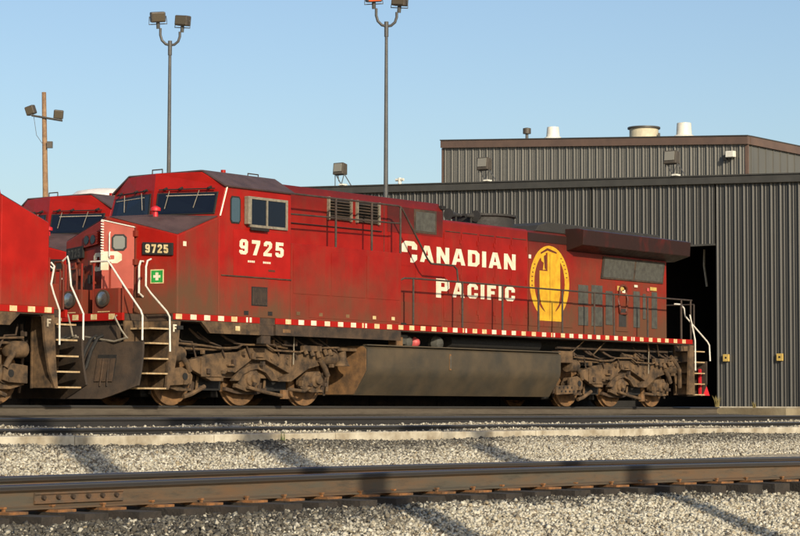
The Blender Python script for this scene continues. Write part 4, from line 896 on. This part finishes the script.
MB().box(TU-.03, TU+.05, U0-.12, U0-.02, 8.6, up_z(U0)-.03).build('corner_trim', 'fascia', shop); MB().box(TU-.03, TU+.05, U1-.08, U1+.06, 8.6, up_z(U1)-.03).build('corner_trim', 'fascia', shop)
zs = up_z(U1)
MB().box(TU+.06, TU+26, U1-.06, U1, 8.0, zs-.02).build('upper_side_wall', 'wall_side', shop)
for i in range(40): MB().box(TU+.3+i*.62, TU+.36+i*.62, U1, U1+.03, 8.0, zs-.02).build('side_rib', 'wall_side', shop)
MB().box(TU+.101, TU+26, U1-.10, U1+.12, zs-.02, zs+.30).build('side_fascia', 'fascia', shop)
MB().box(TU+.101, TU+26, U1-.10, U1+.14, zs+.301, zs+.34).build('fascia_cap', 'eave', shop)
MB().pyz([(U0,up_z(U0)+.2),(U1-.11,up_z(U1)+.2),(U1-.11,up_z(U1)+.25),(U0,up_z(U0)+.25)], TU+.11, TU+26).build('upper_roof', 'eave', shop)
MB().box(TU+.06, TU+26, U0-.05, U0+.01, 8.0, up_z(U0)-.02).build('upper_side_wall', 'wall_side', shop)
wl = MB().box(TU-.30,TU-.06,-12.42,-12.06,9.95,10.20).build('wall_pack_light', 'vent_white', shop, bevel=.02)
MB().box(TU-.26,TU-.1,-12.55,-12.42,9.85,10.02).build('light_bracket', 'black', wl)
# roof vents on the upper storey
def vent(name, Y, dt_, prof, mat, n=24): return MB().lathe([(r, z) for r, z in prof], (TU+dt_, Y, up_z(Y)+.2), 'Z', n).build(name, mat, shop, smooth=True)
vent('roof_vent', -22.85, 3, [(.42,0),(.42,.42),(.36,.50),(.30,.52),(.26,.95),(.05,.98)], 'vent_white')
vent('exhaust_drum', -18.19, 3, [(.62,0),(.62,.82),(.60,.84)], 'vent_cream', 30); vent('drum_rim', -18.19, 3, [(.70,.80),(.70,.87),(.3,.90)], 'eave', 30)
vent('roof_vent', -16.22, 3, [(.50,0),(.50,.42),(.40,.50),(.33,.52),(.30,1.02),(.05,1.06)], 'vent_white')
vent('vent_pipe', -24.24, 3, [(.07,0),(.07,.7)], 'mast', 10); vent('vent_cap', -24.24, 3, [(.18,.68),(.18,.92),(.05,.95)], 'lamp_case', 12)
vent('vent_pipe', -17.44, 3, [(.05,0),(.05,.62)], 'mast', 10)

# floodlights standing on the shop roof edge
def roof_flood(label, Y, zb, back=0.):
    r = thing('roof_floodlight', label, 'floodlight', TW+back, Y, zb, 'floodlights on the shop roof')
    t0 = TW+back
    hd = MB().pxz([(t0-.16,zb+.48),(t0+.18,zb+.46),(t0+.18,zb+.92),(t0-.11,zb+.98)], Y-.27, Y+.27).build('lamp_head', 'lamp_case', r, bevel=.03)
    MB().slab([(t0-.150,Y-.21,zb+.60),(t0-.150,Y+.21,zb+.60),(t0-.115,Y+.21,zb+.93),(t0-.115,Y-.21,zb+.93)], .0, .025, (-1,0,0)).build('lens', 'lens_pale', hd)
    for a, b in (((t0,Y-.25,zb),(t0,Y-.25,zb+.5)),((t0,Y-.20,zb+.48),(t0,Y+.12,zb)),((t0,Y+.23,zb+.48),(t0,Y+.10,zb+.1)),((t0,Y+.25,zb+.48),(t0,Y+.6,zb)),((t0,Y-.1,zb+.5),(t0,Y-.05,zb+.2))):
        MB().tube([a, b], .02, 6).build('brace', 'mast', r)
    MB().box(t0-.25,t0+.05,Y+.15,Y+.36,zb+.0,zb+.06).build('junction_box', 'vent_white', r)
    return r
roof_flood('boxy floodlight on braces at the far left of the shop roof', -27.3, eave_z(-27.3)+.31)
roof_flood('boxy floodlight on braces before left end of the upper storey', -19.9, eave_z(-19.9)+.31)
roof_flood('boxy floodlight on braces before right end of the upper storey', -11.3, eave_z(-11.3)+.31)
vent_r = thing('roof_hydrant', 'small white capped pipe on the shop roof near the tall mast', 'pipe', TW+1, -24.9, eave_z(-24.9)+.25)
MB().cyl((TW+1,-24.9,eave_z(-24.9)+.25),(TW+1,-24.9,eave_z(-24.9)+.68),.07,n=12).build('pipe', 'vent_white', vent_r)
MB().cyl((TW+1,-25.1,eave_z(-24.9)+.6),(TW+1,-24.7,eave_z(-24.9)+.6),.06,n=10).build('pipe_arm', 'vent_white', vent_r)

# ------------------------------------------------------------------ light masts
def mast(label, X, Y, ztop, zbase, lit=False, group='double floodlight masts', yaw=0., tilt=(.35,.1), thick=1.):
    r = bpy.data.objects.new('light_mast', None); col.objects.link(r); r.location = (X, Y, zbase); r.rotation_euler = (0,0,yaw)
    tag(r, label, 'light pole', group); OFF[r.name] = (0,0,0)
    H = ztop - zbase
    MB().cyl((0,0,0),(0,0,H-.1),.115*thick,.055*thick,14).build('pole', 'mast', r, smooth=True)
    if thick > 1.5: MB().cyl((0,0,H-3.6),(0,0,H-.2),.30,.34,14).build('shadow_drum', 'mast', r)  # drum added out of view to widen the top of the cast shadow
    MB().cyl((0,0,0),(0,0,.12),.24,.24,14).build('base_flange', 'mast', r)
    MB().cyl((0,0,H-.45),(0,0,H+.08),.075,.075,12).build('collar', 'mast', r, smooth=True)
    pts = [(-.36,0,.55),(-.36,0,.30),(-.30,0,.10),(-.16,0,-.04),(0,0,-.08),(.16,0,-.06),(.30,0,.06),(.36,0,.24),(.36,0,.42)]
    MB().tube([(x,y,z+H) for x,y,z in pts], .05, 8).build('yoke', 'mast', r, smooth=True)
    for s, zz, ry, rz, nm in ((-1, .55, tilt[0], .3, lit), (1, .42, tilt[1], -.5, False)):
        hd = bpy.data.objects.new('floodlight', None)
        h = MB().box(-.27*thick**.6,.27*thick**.6,-.16,.16,.22,.60+.25*(thick-1)).build('floodlight', 'lamp_case', r, bevel=.04)
        h.location = (s*.36 + (-.08 if s < 0 else .08), 0, H+zz); h.rotation_euler = (ry*.6, -.10 if s < 0 else .12, rz)
        MB().box(-.22,.22,.162,.18,.27,.55).build('lens', 'lens_lit' if nm else 'lens', h)
        MB().cyl((0,0,-.02),(0,0,.22),.07,n=10).build('stem', 'mast', h)
        MB().tube([(-.31,0,.44),(-.34,0,.15),(.34,0,.15),(.31,0,.44)], .02, 6).build('bracket', 'mast', h)
        bpy.data.objects.remove(hd)
    return r
mast('tall grey mast with two floodlights rising behind the cab roof', -8.52, 80, 13.35, -.22)
mast('tall grey mast with one orange lit lamp, before the shop', -.503, 76, 13.38, -.22, lit=True)
# the row of masts behind the photographer whose shadows cross the gravel
hm_ = 14.0; Ls = hm_/math.tan(R(SUN_EL))
for lab, (tx, ty) in (('mast whose shadow crosses the near rail right of centre', (-2.9, 36.9)), ('mast whose shadow crosses the near rail left of centre', (-6.6, 37.0)), ('mast whose shadow ends at the kerb below the fuel tank', (1.25, 39.2))):
    mast(lab, tx + math.sin(R(SUN_AZ))*Ls, ty - math.cos(R(SUN_AZ))*Ls, hm_ - .8, -1.5, thick=2.0)

# wooden pole with a cross-arm and two floodlights
wp_ = bpy.data.objects.new('wooden_pole', None); col.objects.link(wp_); wp_.location = (-16.44+.25, 100, -.22); tag(wp_, 'leaning wooden pole with cross-arm and two floodlights at far left', 'light pole'); OFF[wp_.name] = (0,0,0)
MB().tube([(.1,0,0),(0,0,5),(-.12,0,10),(-.25,0,14.6)], .19, 12, .10).build('pole', 'wood', wp_, smooth=True)
MB().tube([(-.80,0,13.52),(.62,0,13.28)], .05, 6).tube([(-.80,.18,13.52),(.62,.18,13.28)], .04, 6).build('cross_arm', 'mast', wp_)
MB().tube([(-.70,0,13.45),(-.55,.1,12.6),(-.2,.1,12.1)], .012, 5).build('cable', 'mast', wp_)
for x, z, a in ((-.78,13.56,-.35),(.42,13.36,.10)):
    h = MB().box(-.22,.22,-.16,.16,0,.42).build('floodlight', 'lamp_case', wp_, bevel=.05); h.location = (x,0,z); h.rotation_euler = (.15,a*.8,a)
    MB().box(-.17,.17,.162,.175,.05,.37).build('lens', 'lens', h)
MB().box(-.05,.20,.05,.25,12.0,12.3).build('transformer_box', 'lamp_case', wp_)

# ------------------------------------------------------------------ small things on the ground
def weed(label, t, Y, z, h, n, dry=False):
    mb = MB(); r = random.Random(int(t*10))
    for i in range(n):
        a = r.uniform(0, 6.28); l = h*r.uniform(.6,1.1); sp_ = r.uniform(.1,.45)*l; w_ = r.uniform(.008,.014)
        x0, y0 = t+r.uniform(-.05,.05), Y+r.uniform(-.05,.05); c, s_ = math.cos(a), math.sin(a)
        mb.add([(x0-s_*w_,y0+c*w_,z),(x0+s_*w_,y0-c*w_,z),(x0+c*sp_*.4+s_*w_*.8,y0+s_*sp_*.4-c*w_*.8,z+l*.6),(x0+c*sp_*.4-s_*w_*.8,y0+s_*sp_*.4+c*w_*.8,z+l*.6),(x0+c*sp_,y0+s_*sp_,z+l)], [(0,1,2,3),(3,2,4)])
    o = mb.build('weed', 'weed_dry' if dry else 'weed'); 
    me = o.data; o.location = W(0,0,0); o.rotation_euler = (0,0,TH); tag(o, label, 'weed', 'weeds in the yard'); return o
M['weed'] = plain('weed_green', (.10, .13, .03), .8); M['weed_dry'] = plain('weed_dry', (.26, .21, .08), .85)
weed('small green weed growing at the pale kerb', -4.0, 7.10, -.63, .24, 8)
weed('low dry weeds at the right jamb of the shop doorway', 37.6, -8.3, -.03, .42, 60, True)
weed('scrubby weeds at the foot of the ribbed wall', 37.2, -6.6, -.03, .22, 40, True)
weed('sparse dry weeds at the foot of the wall near the right edge', 38.0, -4.9, -.03, .30, 30, True)
lt = MB()
def litter(label, t, Y, z, s):
    mb = MB().pxy([(t-s,Y-.4*s),(t-.3*s,Y-.7*s),(t+.9*s,Y-.3*s),(t+s,Y+.5*s),(t-.2*s,Y+.6*s),(t-.9*s,Y+.2*s)], z, z+.55*s)
    o = mb.build('litter', 'litter', None, bevel=.02); o.location = W(0,0,0); o.rotation_euler = (0,0,TH); tag(o, label, 'litter', 'litter by the shop wall')
litter('flat white scrap lying before the shop wall', 22.9, 3.75, -.30, .30); litter('small white lump near the right edge before the wall', 24.2, 3.6, -.30, .22)
pk = MB().pxz([(9.9,-.90),(11.3,-.88),(11.32,-.82),(9.95,-.83)], 9.75, 9.98).build('wood_scrap', 'tie'); pk.location = W(0,0,0); pk.rotation_euler = (0,0,TH)
tag(pk, 'dark flat scrap of wood lying on gravel at right', 'wood scrap')
